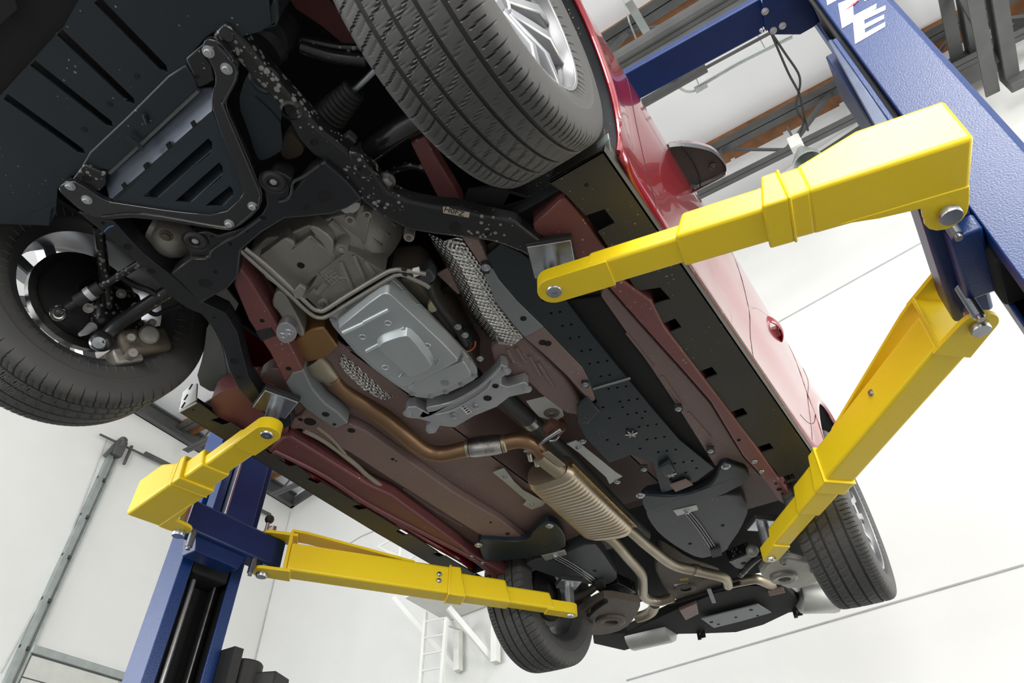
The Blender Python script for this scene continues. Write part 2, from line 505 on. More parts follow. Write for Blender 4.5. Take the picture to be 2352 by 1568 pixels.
for q in ((1606, 198), (1760, 116)): mb.tube([Pz(*q, 5.3), V(Pz(*q, 5.3).x, Pz(*q, 5.3).y, ZC)], .006, 6)
tag(mb.build('electrical_conduit', m_trackst), 'thin grey electrical conduit curving under the ceiling', 'conduit')
mb = MB(); mb.beam(Pz(1443, 2, 5.2), Pz(1490, 82, 5.2), .07, .03); mb.beam(Pz(1490, 82, 5.2), Pz(1508, 118, 5.2), .045, .02)
tag(mb.build('hanger_strut', m_trackst), 'grey hanger strut crossing the first roof truss', 'strut')
mb = MB(); mb.tube([Pz(1446, 52, 5.1), Pz(1462, 92, 5.1)], .008, 6); mb.beam(Pz(1462, 92, 5.1), Pz(1477, 128, 5.1), .05, .02); mb.tube([Pz(1446, 52, 5.1), V(Pz(1446, 52, 5.1).x, Pz(1446, 52, 5.1).y, ZC)], .008, 6)
tag(mb.build('pipe_hanger', m_trackst), 'slim pipe hanger with bright end beside the red fender', 'hanger')

# hanging cables below the beam gusset, and the high bay lamp
mb = MB()
for pts in (((1772, 78), (1790, 120), (1812, 170), (1836, 215), (1842, 240), (1850, 275), (1856, 300)), ((1775, 80), (1805, 125), (1832, 165), (1838, 190), (1834, 215), (1829, 240), (1834, 262), (1846, 280), (1838, 305))):
    mb.tube(catmull([Pz(*p, 4.9) for p in pts], 5), .010, 6)
tag(mb.build('hanging_cable', m_rubber), 'pair of thin black cables drooping under the ceiling by the roof truss', 'cable')
lamp = thing('high_bay_lamp', 'round grey high bay lamp hanging behind the yellow front right arm', 'lamp', Pz(1858, 360, 4.6))
c = Pz(1855, 372, 4.6)
mb = MB(); mb.lathe([(.04, .22), (.07, .16), (.13, .03), (.145, -.02), (.13, -.02), (.08, .10)], c, Z, 24); mb.build('reflector', m_trackst, lamp)
mb = MB(); mb.box(c+V(-.02, 0, .34), (.12, .10, .17)); mb.build('ballast_box', m_white, lamp, bevel=.01)
mb = MB(); mb.tube([c+V(-.02, 0, .46), V(c.x-.02, c.y, 5.25)], .012, 6); mb.build('stem', m_steel, lamp)

# garage door on the left wall with its vertical track and spring shaft
dr = thing('garage_door', 'pale ribbed sectional garage door low on the left wall', 'door', lw(150, 1560)+NL*.05)
ptop = lw(60, 1500); ztop = ptop.z
D0 = V(ptop.x, ptop.y, 0); 
mb = MB()
for i in range(14):
    z1 = ztop-.02-i*.27; z0 = z1-.255
    if z0 < ZF: z0 = ZF
    if z1 <= z0: break
    a = D0+NL*.02+DL*.05; b = a+DL*4.2
    mb.prism([V(a.x, a.y, z0), V(b.x, b.y, z0), V(b.x, b.y, z1), V(a.x, a.y, z1)], NL*.05)
mb.build('door_panels', m_door, dr, bevel=.008)
mb = MB()
a = D0+NL*.0; b = a+DL*4.4
mb.prism([V(a.x, a.y, ztop), V(b.x, b.y, ztop), V(b.x, b.y, ztop+.10), V(a.x, a.y, ztop+.10)], NL*.10)
mb.build('head_frame', m_trackst, dr, bevel=.01)
mb = MB()
for k in (1.35, 2.7):
    a = D0+NL*.07+DL*k
    mb.prism([V(a.x, a.y, ZF), V(a.x, a.y, ztop-.03), V(a.x, a.y, ztop-.03)+DL*.07, V(a.x, a.y, ZF)+DL*.07], NL*.02)
mb.build('stile', m_trackst, dr, bevel=.004)
tr = thing('door_track', 'tall galvanised vertical lift track up the left wall with shaft bearing on top', 'track', lw(20, 1568)+NL*.1)
pt = lw(268, 1030); pb = lw(42, 1500)
base = V((pt.x+pb.x)/2, (pt.y+pb.y)/2, 0)
mb = MB()
for off, wd in ((-.07, .065), (.055, .03)):
    a = base+DL*off
    mb.prism([V(a.x, a.y, ZF), V(a.x, a.y, pt.z), V(a.x, a.y, pt.z)+DL*wd, V(a.x, a.y, ZF)+DL*wd], NL*.08)
mb.build('track_channel', m_trackst, tr, smooth=0)
z = ZF+.5; mb = MB()
while z < pt.z:
    a = base+DL*-.07+NL*.02; mb.prism([V(a.x, a.y, z), V(a.x, a.y, z)+DL*.15, V(a.x, a.y, z+.04)+DL*.15, V(a.x, a.y, z+.04)], NL*.04); z += .62
mb.build('track_brackets', m_steel, tr, smooth=0)
mb = MB()
c = V(base.x, base.y, pt.z)+NL*.12
mb.lathe([(.02, -.04), (.10, -.04), (.11, 0), (.10, .04), (.02, .04)], c+Z*.05, DL, 20)
mb.box(c-Z*.06, (.12, .16, .26)); mb.beam(c+DL*.18-Z*.25, c+DL*.18+Z*.1, .04, .05); mb.beam(c-DL*.15-Z*.28, c-DL*.05+Z*.05, .06, .06)
mb.build('cable_drum', m_steel, tr, bevel=.01)
mb = MB(); a = lw(218, 1002)+NL*.12; b = lw(395, 1085)+NL*.12; b2 = b+(b-a)*1.5
mb.tube([a, b2], .018, 8); mid = lw(322, 1045)+NL*.12
mb.tube([mid, b2], .036, 10)
mb.build('torsion_shaft', m_steel, tr)
mb = MB(); mb.tube([lw(245, 1005)+NL*.02, lw(130, 1310)+NL*.02, lw(0, 1545)+NL*.02], .007, 6)
tag(mb.build('pull_cord', m_seal), 'thin grey cord running down the left wall beside the door track', 'cord')

# white ladder platform against the back wall
ld = thing('ladder_platform', 'white ladder with railed landing and braces against the back wall', 'ladder', bw(1000, 1568)+NB*.3)
def bo(u, v, off=.55): return Ppl(u, v, C0+NB*off, NB)
mb = MB()
def vert(u0, v0, u1, v1, w_, off): mb.beam(bo(u0, v0, off), bo(u1, v1, off), w_, w_)
for (p, q, w_) in (((978, 1405), (966, 1568), .04), ((1026, 1420), (1014, 1568), .04)):
    d = (bo(*q)-bo(*p)).normalized()
    mb.beam(bo(*p), bo(*q)+d*1.5, w_, w_)
mb.build('stiles', m_white, ld, smooth=0)
for i in range(9):
    mb = MB(); f_ = i/3.6
    a = bo(978-3.5*i*1.0, 1427+i*38); b = bo(1026-3.3*i*1.0, 1418+i*38)
    mb.tube([a, b], .012, 8); mb.build('rung', m_white, ld)
mb = MB()
for (p, q, w_, o0, o1) in (((905, 1372), (1052, 1542), .05, .55, .05), ((1030, 1395), (1135, 1520), .06, .55, .05), ((1052, 1430), (1052, 1540), .08, .1, .1), ((1138, 1405), (1138, 1520), .08, .1, .1), ((1028, 1430), (1056, 1440), .06, .5, .2)):
    mb.beam(Ppl(*p, C0+NB*o0, NB), Ppl(*q, C0+NB*o1, NB), w_, w_)
mb.build('braces', m_white, ld, smooth=0)
mb = MB()
P = [Ppl(u, v, C0+NB*o_, NB) for u, v, o_ in ((930, 1375, .9), (1030, 1418, .9), (1138, 1385, .05), (1030, 1345, .05))]
zz = sum(p.z for p in P)/4
mb.prism([V(p.x, p.y, zz) for p in P], V(0, 0, .06))
mb.build('landing', m_white, ld, smooth=0)
mb = MB()
for (p, q) in (((868, 1255), (1050, 1330)), ((868, 1255), (900, 1238)), ((900, 1303), (955, 1275)), ((868, 1255), (985, 1320)), ((920, 1255), (916, 1305)), ((993, 1292), (990, 1340)), ((935, 1285), (1000, 1312))):
    mb.tube([bo(*p, .75), bo(*q, .75)], .018, 8)
mb.build('guard_rail', m_white, ld)
# ================================================================== the car on the lift
CX = 0.02
CXB = 0.0
car = thing('car', 'red car raised on the yellow lift arms, seen from below with its underbody open', 'car', (CX, 1.3, 0))
def part(name, mb, m, parent=None, **k):
    return mb.build(name, m, parent or car, **k)

# ---- wheels --------------------------------------------------------------
WR, WW = .37, .245
def tyre_mesh():
    mb = MB()
    half = [(.0, 0), (.010, 0), (.019, 0), (.0200, -.009), (.0270, -.009), (.0280, 0), (.036, -.0002), (.045, -.0005), (.054, -.0008), (.0615, -.001), (.0625, -.010), (.0705, -.010), (.0715, -.0013),
            (.077, -.0017), (.083, -.002), (.089, -.0025), (.095, -.0035), (.101, -.005), (.107, -.0085), (.1125, -.0135), (.1165, -.0205), (.1195, -.031), (.1215, -.044), (.1225, -.060), (.1222, -.072), (.1205, -.075), (.1195, -.082), (.1165, -.098), (.113, -.108), (.108, -.118), (.100, -.1235)]
    prof = [(-x, r) for x, r in reversed(half[1:])]+half
    PITCHES, SUB = 64, 14
    N = PITCHES*SUB
    K = len(prof)
    vs = []; fs = []
    for i in range(N):
        a = 2*math.pi*i/N
        for x, dr in prof:
            ax = abs(x); d = 0
            groove = .0195 < ax < .0275 or .062 < ax < .071
            if groove: pass
            elif .0715 <= ax <= .1165:
                if x > 0:
                    sh = int(round(1.2*(ax-.0715)/.045))
                    if (i+sh) % SUB == 0 and ax > .076: d = .0055
                    if (i+sh) % SUB == 7 and .080 < ax < .110: d = .0045
                else:
                    t = (ax-.0715)/.045
                    sh = int(round(5*(1-(1-t)**2)))
                    if (i-sh) % SUB in (0,): d = .0065
                    if (i-sh) % SUB == 7 and ax < .1: d = .002
            elif .0275 <= ax <= .062:
                t = (ax-.0275)/.0345
                if x > 0:
                    if (i+int(round(t*9))) % SUB == 3 and .2 < t < .85: d = .0018
                else:
                    if (i-int(round(t*7))) % SUB == 2: d = .005
                    if (i+int(round(t*10))) % SUB == 8: d = .0015
            elif ax <= .0195:
                t = (x+.0195)/.039
                if (i+int(round(t*8))) % SUB == 5: d = .0035
                if (i-int(round(t*12))) % SUB == 11: d = .0015
            r = WR+dr-d
            vs.append(V(x, r*math.cos(a), r*math.sin(a)))
    for i in range(N):
        j = (i+1) % N
        for k in range(K-1):
            fs.append((i*K+k, i*K+k+1, j*K+k+1, j*K+k))
    mb.add(vs, fs)
    return mb
def rim_mesh():
    mb = MB(); X = V(1, 0, 0)
    # barrel, open at the back; outer lip
    mb.lathe([(.243, -.103), (.250, -.108), (.252, -.102), (.243, -.095), (.222, -.075), (.215, .02), (.222, .075), (.243, .094), (.252, .101), (.249, .109), (.240, .106), (.232, .092), (.226, .070), (.209, .02), (.214, -.073), (.236, -.093), (.243, -.103)], (0, 0, 0), X, 72)
    return mb
def spoke_mesh(sign, base):
    mb = MB()
    def fr(r, off, x, wd, dp):
        # section at radius r: tangential offset off
        a = base
        R_ = V(0, math.cos(a), math.sin(a)); T = V(0, -math.sin(a), math.cos(a))
        c = R_*r + T*off + V(x, 0, 0)
        return [c+T*wd*s*k_+V(-dp*(1-q), 0, 0) for s, q, k_ in ((-1, 1, .72), (1, 1, .72), (1, 0, 1.), (-1, 0, 1.))]
    secs = [fr(.040, sign*.019, .066, .017, .045), fr(.10, sign*.029, .084, .0185, .055), fr(.150, sign*.039, .099, .0185, .06), fr(.236, sign*.066, .088, .020, .06)]
    mb.loft(secs)
    return mb
def hub_mesh():
    mb = MB(); X = V(1, 0, 0)
    mb.lathe([(.0001, -.01), (.075, -.01), (.078, .018), (.062, .052), (.046, .068), (.040, .070), (.036, .066), (.034, .040), (.0001, .036)], (0, 0, 0), X, 32)
    return mb
TYRE = tyre_mesh(); 
wheel_proto = {}
def make_wheel(cx, cy, cz, left, first):
    rot = math.pi if left else 0
    if first:
        w_ = rim_mesh().build('wheel', m_barrel, None)
        kids = [TYRE.build('tyre', m_tyre, None, smooth=28)]
        for k in range(5):
            for sg in (-1, 1):
                kids.append(spoke_mesh(sg, 2*math.pi*k/5+.5).build('spoke', m_rim, None, bevel=.004))
        kids.append(hub_mesh().build('hub', m_rim, None))
        for k in range(5):
            a = 2*math.pi*k/5+.5+math.pi/5
            mb = MB(); mb.hexbolt(V(.048, .052*math.cos(a), .052*math.sin(a)), V(1, 0, 0), .010, .016, False)
            kids.append(mb.build('lug_nut', m_chrome, None))
        mb = MB(); mb.lathe([(.252, .101), (.249, .1095), (.2425, .1085), (.238, .098), (.240, .095), (.245, .096), (.252, .101)], (0, 0, 0), V(1, 0, 0), 72); kids.append(mb.build('rim_lip', m_rim, None))
        mb = MB(); mb.tube([V(.085, .205*math.cos(-1.6), .205*math.sin(-1.6)), V(.095, .195*math.cos(-1.6), .195*math.sin(-1.6))], .005, 8); kids.append(mb.build('valve', m_rubber, None))
        mb = MB(); mb.lathe([(.06, -.03), (.165, -.03), (.165, -.008), (.06, -.008)], (0, 0, 0), V(1, 0, 0), 40, False); mb.lathe([(.0001, -.06), (.07, -.06), (.08, -.01), (.0001, -.005)], (0, 0, 0), V(1, 0, 0), 28)
        kids.append(mb.build('brake_disc', m_steelrod, None))
        mb = MB(); mb.lathe([(.05, -.075), (.10, -.055), (.135, -.045), (.140, -.035), (.135, -.035), (.06, -.04)], (0, 0, 0), V(1, 0, 0), 40, False); kids.append(mb.build('dust_shield', m_black, None))
        wheel_proto['w'] = w_; wheel_proto['k'] = kids
    else:
        w_ = wheel_proto['w'].copy(); COL.objects.link(w_)
        w_.modifiers  # keeps bevels
        kids = []
        for k in wheel_proto['k']:
            c = k.copy(); COL.objects.link(c); kids.append(c)
    w_.parent = car
    w_.matrix_parent_inverse = Matrix.Translation(-Vector(car.location))
    w_.location = (cx, cy, cz); w_.rotation_euler = (0, 0, rot)
    for k in kids:
        k.parent = w_; k.matrix_parent_inverse = Matrix.Identity(4)
        k.location = (0, 0, 0); k.rotation_euler = (0, 0, 0)
    return w_
make_wheel(.768, 0, .455, False, True)
make_wheel(-.768, 0, .455, True, False)
make_wheel(.768, 2.595, .37, False, False)
make_wheel(-.768, 2.595, .37, True, False)

# ---- body shell ------------------------------------------------------------
ARCHF, ARCHR = (0.0, .46, .445), (2.595, .40, .455)      # y, z, radius
ARCHFS = {1: ARCHF, -1: (.10, .46, .455)}
def halfw(z, y):
    pts = [(.22, .853), (.36, .857), (.45, .868), (.62, .880), (.80, .890), (.90, .890), (1.0, .883), (1.06, .868), (1.10, .850)]
    v = pts[-1][1]
    for (z0, a), (z1, b) in zip(pts, pts[1:]):
        if z <= z1:
            t = max(0, (z-z0)/(z1-z0)); t = t*t*(3-2*t) if False else t
            v = a+(b-a)*t; break
    # tumble in towards nose and tail
    if y < -.3: v -= .30*((-.3-y)/.65)**2
    if y > 2.72: v -= .62*(y-2.72)**2
    # flares over the arches, scoop along the doors
    for yc, zc, r in (ARCHF, ARCHR):
        d = math.hypot(y-yc, z-zc)-r
        v += .016*math.exp(-(max(d, 0)/.07)**2)
    if .62 < y < 2.1 and .36 < z < .62:
        v -= .012*math.sin(math.pi*(y-.62)/1.48)*math.sin(math.pi*(z-.36)/.26)
    return v
def side_shell(sg):
    ARCHF = ARCHFS[sg]
    ys = []
    def seg(a, b, n, mode=0):
        for i in range(n+1):
            t = i/n
            if mode: t = (1-math.cos(math.pi*t))/2
            ys.append(a+(b-a)*t)
    f0, f1 = ARCHF[0]-ARCHF[2], ARCHF[0]+ARCHF[2]
    r0, r1 = ARCHR[0]-ARCHR[2], ARCHR[0]+ARCHR[2]
    seg(-.92, f0, 8); seg(f0, f1, 40, 1); seg(f1, r0, 44); seg(r0, r1, 40, 1); seg(r1, 3.5, 10)
    cols = []
    for n_, y in enumerate(ys):
        zb = .37
        if y < f0: zb = .38
        if y > r1: zb = .62+.05*(y-r1)
        for (yc, zc, r), lo, hi in ((ARCHF, 9, 49), (ARCHR, 95, 135)):
            if lo <= n_ <= hi:
                zb = zc+math.sqrt(max(0, r*r-(y-yc)**2))
        if n_ == 9: zb = .38
        col = []
        NZ = 16
        for i in range(NZ+1):
            z = zb+(1.10-zb)*i/NZ
            col.append(V(CXB+sg*halfw(z, y), y, z))
        cols.append(col)
    k = len(cols[0])
    mb = MB()
    vs = [p for c in cols for p in c]; fs = []
    for a in range(len(cols)-1):
        for b in range(k-1):
            fs.append((a*k+b, a*k+b+1, (a+1)*k+b+1, (a+1)*k+b))
    mb.add(vs, fs)
    return mb, cols
for sg in (1, -1):
    mb, cols = side_shell(sg)
    o = part('body_side', mb, m_red, smooth=50)
    sol = o.modifiers.new('solid', 'SOLIDIFY'); sol.thickness = .012; sol.offset = 0
    # rolled lip round the front arch and the rear arch
    for (yc, zc, r), a0, a1 in ((ARCHFS[sg], -.17, math.pi+.1), (ARCHR, .42, math.pi+.1)):
        pts = []
        for i in range(41):
            a = a0+(a1-a0)*i/40
            y = yc+r*math.cos(a); z = zc+r*math.sin(a)
            pts.append(V(CXB+sg*(halfw(z, y)-.004), y, z))
        mb = MB(); mb.tube(pts, .006, 8); part('arch_lip', mb, m_red)
    # wheelhouse liner: an arched plastic skin inboard of the arch
    for (yc, zc, r), nm in ((ARCHFS[sg], 'wheel_liner'), (ARCHR, 'wheel_liner')):
        mb = MB(); rr = r-.004
        rings = []
        for xx in ((.862, .80, .70, .60, .52) if sg > 0 and nm == 'wheel_liner' and yc < 1 else (.862, .82, .76)):
            rings.append([V(CXB+sg*(xx if xx < .85 else halfw(zc+rr*math.sin(a_), yc+rr*math.cos(a_))-.003), yc+(rr+(.012 if xx < .85 else .006))*math.cos(a_), zc+(rr+(.012 if xx < .85 else .006))*math.sin(a_)) for a_ in [((-.17 if yc < 1 else .5)+(math.pi+(.1 if yc < 1 else -.4))*i/28) for i in range(29)]])
        mb.loft(rings, closed=False)
        o = part(nm, mb, m_liner, smooth=60)
        sol = o.modifiers.new('solid', 'SOLIDIFY'); sol.thickness = .006; sol.offset = 1
    # glasshouse
    mb = MB()
    low = [(y, 1.09) for y in (.35, .8, 1.4, 2.0, 2.6, 3.1, 3.45)]
    hi = [(.95, 1.45), (1.15, 1.55), (1.5, 1.57), (2.0, 1.57), (2.6, 1.54), (3.0, 1.48), (3.25, 1.40)]
    vs = [V(sg*(.82-(.1 if y > 3.2 else 0)), y, z-.02) for y, z in low]+[V(CX+sg*.66, y, z) for y, z in hi]
    n = len(low)
    mb.add(vs, [(i, i+1, n+i+1, n+i) for i in range(n-1)])
    o = part('side_window', mb, m_glass); sol = o.modifiers.new('solid', 'SOLIDIFY'); sol.thickness = .008
mb = MB()   # hood, roof and tail skin
prof = [(-.93, .55), (-.98, .75), (-.94, .92), (-.80, 1.00), (-.2, 1.07), (.35, 1.10), (.95, 1.455), (1.15, 1.555), (1.5, 1.58), (2.0, 1.58), (2.6, 1.55), (3.05, 1.48), (3.3, 1.38), (3.5, 1.05), (3.58, .9), (3.55, .62)]
def wid(y, z): return (.66 if z > 1.2 else .86) - (.28 if y < -.85 else .0) - (.14 if y > 3.4 else 0) - (.05 if y < -.7 else 0)
rings = [[V(CX-wid(y, z), y, z-.03), V(CX-wid(y, z)*.6, y-(.06 if y < -.8 else 0), z), V(CX, y-(.08 if y < -.8 else 0), z+.01), V(CX+wid(y, z)*.6, y-(.06 if y < -.8 else 0), z), V(CX+wid(y, z), y, z-.03)] for y, z in prof]
mb.loft(rings, closed=False)
o = part('roof_and_hood', mb, m_red, smooth=50); sol = o.modifiers.new('solid', 'SOLIDIFY'); sol.thickness = .01
# shut lines between fender, doors and quarter panel
def seam(pts, name='shut_line'):
    mb = MB(); P = []
    for y, z in chaikin(pts, 2, False): P.append(V(CXB+halfw(z, y)+.0060, y, z))
    mb.tube(P, .0013, 6); part(name, mb, m_black)
seam([(.60, 1.08), (.56, .8), (.60, .55), (.66, .40)])
seam([(1.42, 1.08), (1.44, .75), (1.42, .52), (1.38, .40)])
seam([(2.36, 1.08), (2.33, .92), (2.22, .80), (2.10, .66), (2.04, .50), (2.0, .41)])
seam([(2.14, .60), (2.08, .52), (1.98, .48), (1.9, .47)], 'door_lower_edge')
# door handles: a solid pull bar standing off a shallow cup
for y in (1.74,):
    zz = .84
    mb = MB(); rings = []
    for t in [k/12 for k in range(13)]:
        yy = y+.17*t; off = .034*math.sin(math.pi*t)**.6-.006
        c = V(CXB+halfw(zz, yy)+off, yy, zz)
        rings.append([c+V(.007*math.cos(a), 0, .017*math.sin(a)) for a in [2*math.pi*q/12 for q in range(12)]])
    mb.loft(rings); h_ = part('door_handle', mb, m_red)
    mb = MB(); mb.box(V(CXB+halfw(zz, y+.08)+.008, y+.10, zz), (.024, .05, .022)); mb.build('handle_lock', m_red, h_, bevel=.004)
# wing mirror, both sides
def mirror(sg):
    mb = MB()
    # outline in plan (x out, y back), lofted upwards
    base = [(.875, .86), (.93, .885), (1.00, .955), (1.018, 1.00), (1.026, 1.055), (1.012, 1.085), (.96, 1.085), (.875, 1.08)]
    base = chaikin(base, 2)
    rings = []
    for z, k, dx in ((.955, .90, 0), (.945, .97, 0), (.965, 1.0, 0), (1.03, .96, 0), (1.08, .86, -.005), (1.11, .70, -.01)):
        cx_, cy_ = .93, 1.0
        rings.append([V(CX*0+sg*(cx_+(x-cx_)*k+dx), cy_+(y-cy_)*k+max(0, z-.965)*.55, z) for x, y in base])
    lo = MB(); lo.loft(rings[:3]); o = part('side_mirror', lo, m_plastg)
    hi_ = MB(); hi_.loft(rings[2:]); hi_.build('mirror_cap', m_red, o)
    gl = MB(); gl.box((sg*.945, 1.115, 1.035), (.13, .006, .11)); gl.build('mirror_glass', m_chrome, o, bevel=.004)
    ln = MB(); ln.lathe([(.0001, -.004), (.005, -.004), (.007, -.001), (.012, -.003), (.013, .004)], V(sg*.985, 1.03, .945), Z, 18); ln.build('camera_lens', m_plastg, o)
    st = MB(); st.tube(catmull([V(sg*.93, .89, .943), V(sg*.937, .97, .943), V(sg*.93, 1.04, .943), V(sg*.915, 1.08, .943)], 4), .0022, 6); st.build('parting_line', m_black, o)
mirror(1); mirror(-1)

# front bumper underside and lower grille, tail bumper
mb = MB()
mb.loft([[V(CX+x*.86, -.62-.36*(1-x*x)*.9, z) for x in [-1+2*i/20 for i in range(21)]] for z in (.335, .36, .45, .58, .72)], closed=False)
o = part('front_bumper', mb, m_red, smooth=60); sol = o.modifiers.new('solid', 'SOLIDIFY'); sol.thickness = .02

# rocker covers: grey plastic trays under the doors, with their clip notches
x0, x1, y0, y1 = .700, .854, .395, 2.16
P = [(x1, y0), (x1, y1), (x0-.01, y1)]
for yn in (2.12, 1.856, 1.587, 1.315, 1.04):
    P += [(x0-.004, yn+.024), (x0+.046, yn+.024), (x0+.046, yn-.024), (x0-.004, yn-.024)]
P += [(x0+.006, .925), (x0+.07, .935), (x0+.066, .875), (x0+.006, .85), (.722, .60), (.772, .60), (.772, .545), (.722, .535), (.715, .45), (.70, y0)]
mb = MB(); mb.prism([V(x, y, .352) for x, y in P], V(0, 0, .006))
mb.prism([V(x1, y0, .352), V(x1, y1, .352), V(x1+.012, y1, .385), V(x1+.012, y0, .385)], V(-.006, 0, 0))
rk = part('rocker_cover', mb, m_rocker, bevel=.003)
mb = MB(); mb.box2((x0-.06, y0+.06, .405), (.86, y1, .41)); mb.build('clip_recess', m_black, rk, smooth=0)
mb = MB(); mb.cyl(V(.772, .455, .3515), Z, .006, .002, 12); mb.build('drain_hole', m_black, rk)
mb = MB(); mb.prism([V(.70, y0, .352), V(x1, y0, .352), V(x1+.01, y0, .44), V(.74, y0, .44)], V(0, .006, 0)); mb.build('rocker_end', m_rocker, rk)
def notch(ao, bo_, bi): return [(bi[0]-(bo_[0]-ao[0]), bi[1]-(bo_[1]-ao[1])), ao, bo_, bi]
inner = [(450, 921), (470, 936)]
for q in (((483, 965), (511, 977), (530, 972)), ((608, 1034), (621, 1044), (634, 1040)), ((640, 1056), (665, 1072), (683, 1069)), ((704, 1101), (728, 1112), (740, 1107)), ((807, 1163), (824, 1172), (843, 1168)), ((907, 1220), (928, 1230), (942, 1226)), ((992, 1272), (1008, 1280), (1023, 1277)), ((1077, 1320), (1091, 1326), (1104, 1324))):
    inner += notch(*q)
inner += [(1168, 1357), (1192, 1372)]
outer = [(1190, 1408), (1074, 1343), (990, 1296), (865, 1224), (743, 1150), (409, 945)]
mb = MB(); mb.prism(zpts(inner+outer, .352), V(0, 0, .006))
rk = part('rocker_cover', mb, m_rocker, bevel=.002)
a = Pz(409, 945, .352)
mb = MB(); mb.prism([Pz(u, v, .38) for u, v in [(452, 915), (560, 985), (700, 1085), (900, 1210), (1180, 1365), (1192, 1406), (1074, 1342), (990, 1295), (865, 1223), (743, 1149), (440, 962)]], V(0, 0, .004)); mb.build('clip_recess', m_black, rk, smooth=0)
mb = MB(); oo = [Pz(u, v, .352) for u, v in outer[:-1]]+[a]
mb.prism(oo, V(0, 0, .0), top=[p+V(-.012, 0, .045) for p in oo]) if False else None
for p, q in zip(oo, oo[1:]):
    mb.prism([p, q, q+V(-.014, 0, .05), p+V(-.014, 0, .05)], V(.004, 0, 0))
mb.build('rocker_edge', m_rocker, rk)
mb = MB(); ep = [Py(u, v, a.y) for u, v in ((409, 946), (449, 924), (452, 880), (443, 881), (420, 900), (413, 930))]
mb.prism(ep, V(0, .006, 0)); e_ = mb.build('end_bracket', m_white, rk, smooth=0)
for u, v in ((438, 888), (427, 912), (421, 930)):
    mb = MB(); c = Py(u, v, a.y-.001); mb.box(c, (.008, .003, .022), Matrix.Rotation(.4, 3, 'Y')); mb.build('slot', m_black, e_, smooth=0)
mb = MB(); mb.cyl(Pz(444, 941, .3515), Z, .005, .002, 12); mb.build('drain_hole', m_black, rk)
# ---- dark cavities above the underbody --------------------------------------
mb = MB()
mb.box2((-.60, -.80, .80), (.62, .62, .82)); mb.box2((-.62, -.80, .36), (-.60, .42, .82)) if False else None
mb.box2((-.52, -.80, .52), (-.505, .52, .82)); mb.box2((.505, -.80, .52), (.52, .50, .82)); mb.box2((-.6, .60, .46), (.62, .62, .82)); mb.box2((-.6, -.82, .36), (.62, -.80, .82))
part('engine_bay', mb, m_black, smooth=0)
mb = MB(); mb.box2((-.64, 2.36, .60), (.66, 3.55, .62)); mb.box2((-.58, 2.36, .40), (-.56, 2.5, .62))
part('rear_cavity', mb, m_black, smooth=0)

# ---- floor pan -----------------------------------------------------------------
mb = MB()
def grid_floor(x0, x1, y0, y1, z):
    mb.box2((x0, y0, z), (x1, y1, z+.006))
grid_floor(-.88, -.215, .52, 2.42, .425); grid_floor(.235, .69, .52, 2.42, .425)
mb.prism([V(-.215, .62, .425), V(-.215, 2.42, .425), V(-.15, 2.42, .60), V(-.15, .62, .60)], V(-.006, 0, 0))
mb.prism([V(.235, .62, .425), V(.235, 2.42, .425), V(.17, 2.42, .60), V(.17, .62, .60)], V(.006, 0, 0))
mb.box2((-.16, .62, .60), (.18, 2.42, .606))
fl = part('floor_pan', mb, m_redund, smooth=0)
mb = MB()
for u0, v0, u1, v1 in ((905, 1125, 990, 1188), (925, 1118, 1012, 1180), (945, 1112, 1032, 1172), (975, 1155, 1060, 1205), (1000, 1150, 1078, 1196), (1015, 1215, 1045, 1232), (770, 1060, 840, 1118)):
    ptube(mb, [(u0, v0, .427), (u1, v1, .427)], 5, n=8)
mb.build('stamped_beads', m_redund, fl)
# outer sills, hanging rails and their galvanised front legs
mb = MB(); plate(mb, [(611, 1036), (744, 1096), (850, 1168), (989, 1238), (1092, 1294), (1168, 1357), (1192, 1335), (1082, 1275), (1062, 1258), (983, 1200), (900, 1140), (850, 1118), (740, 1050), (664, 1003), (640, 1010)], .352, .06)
o = part('sill', mb, m_redsill_shade, bevel=.012, segs=3)
mb = MB(); ptube(mb, [(630, 1035, .351), (744, 1092, .351), (850, 1160, .351), (989, 1232, .351), (1092, 1287, .351), (1160, 1345, .351)], 5, n=8); mb.build('pinch_weld', m_redsill_shade, o)
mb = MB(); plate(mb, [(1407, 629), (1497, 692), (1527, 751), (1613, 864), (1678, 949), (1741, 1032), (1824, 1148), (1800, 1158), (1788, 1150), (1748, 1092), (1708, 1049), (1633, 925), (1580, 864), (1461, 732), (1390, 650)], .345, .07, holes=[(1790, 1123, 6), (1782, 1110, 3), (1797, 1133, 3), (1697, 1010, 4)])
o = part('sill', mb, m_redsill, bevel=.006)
mb = MB()
for u, v in ((1733, 1060), (1749, 1083)): mb.sphere(Pz(u, v, .343), .011, 10, .5)
mb.build('blind_rivets', m_chrome, o)
mb = MB(); plate(mb, [(1215, 523), (1255, 490), (1295, 450), (1310, 465), (1345, 510), (1385, 565), (1425, 612), (1400, 660), (1340, 605), (1300, 592), (1262, 572)], .365, .09, smooth=1, holes=[(1327, 597, 5)])
part('sill_front_dome', mb, m_redsill, bevel=.025, segs=4)
mb = MB(); plate(mb, [(482, 920), (495, 905), (530, 890), (590, 880), (640, 900), (668, 985), (640, 1012), (611, 1036), (531, 973), (490, 952)], .375, .08, smooth=1)
part('sill_front_dome', mb, m_redsill, bevel=.025, segs=4)
mb = MB(); plate(mb, [(590, 868), (620, 845), (650, 850), (672, 905), (705, 945), (735, 975), (700, 985), (662, 960), (625, 915)], .40, .05, smooth=1)
part('torque_box', mb, m_redund, bevel=.02, segs=3)
mb = MB(); plate(mb, [(1390, 655), (1461, 735), (1580, 867), (1633, 928), (1708, 1051), (1748, 1094), (1700, 1085), (1640, 1068), (1569, 955), (1494, 843), (1381, 681)], .385, .03)
o = part('floor_side_panel', mb, m_redund, bevel=.004)
mb = MB()
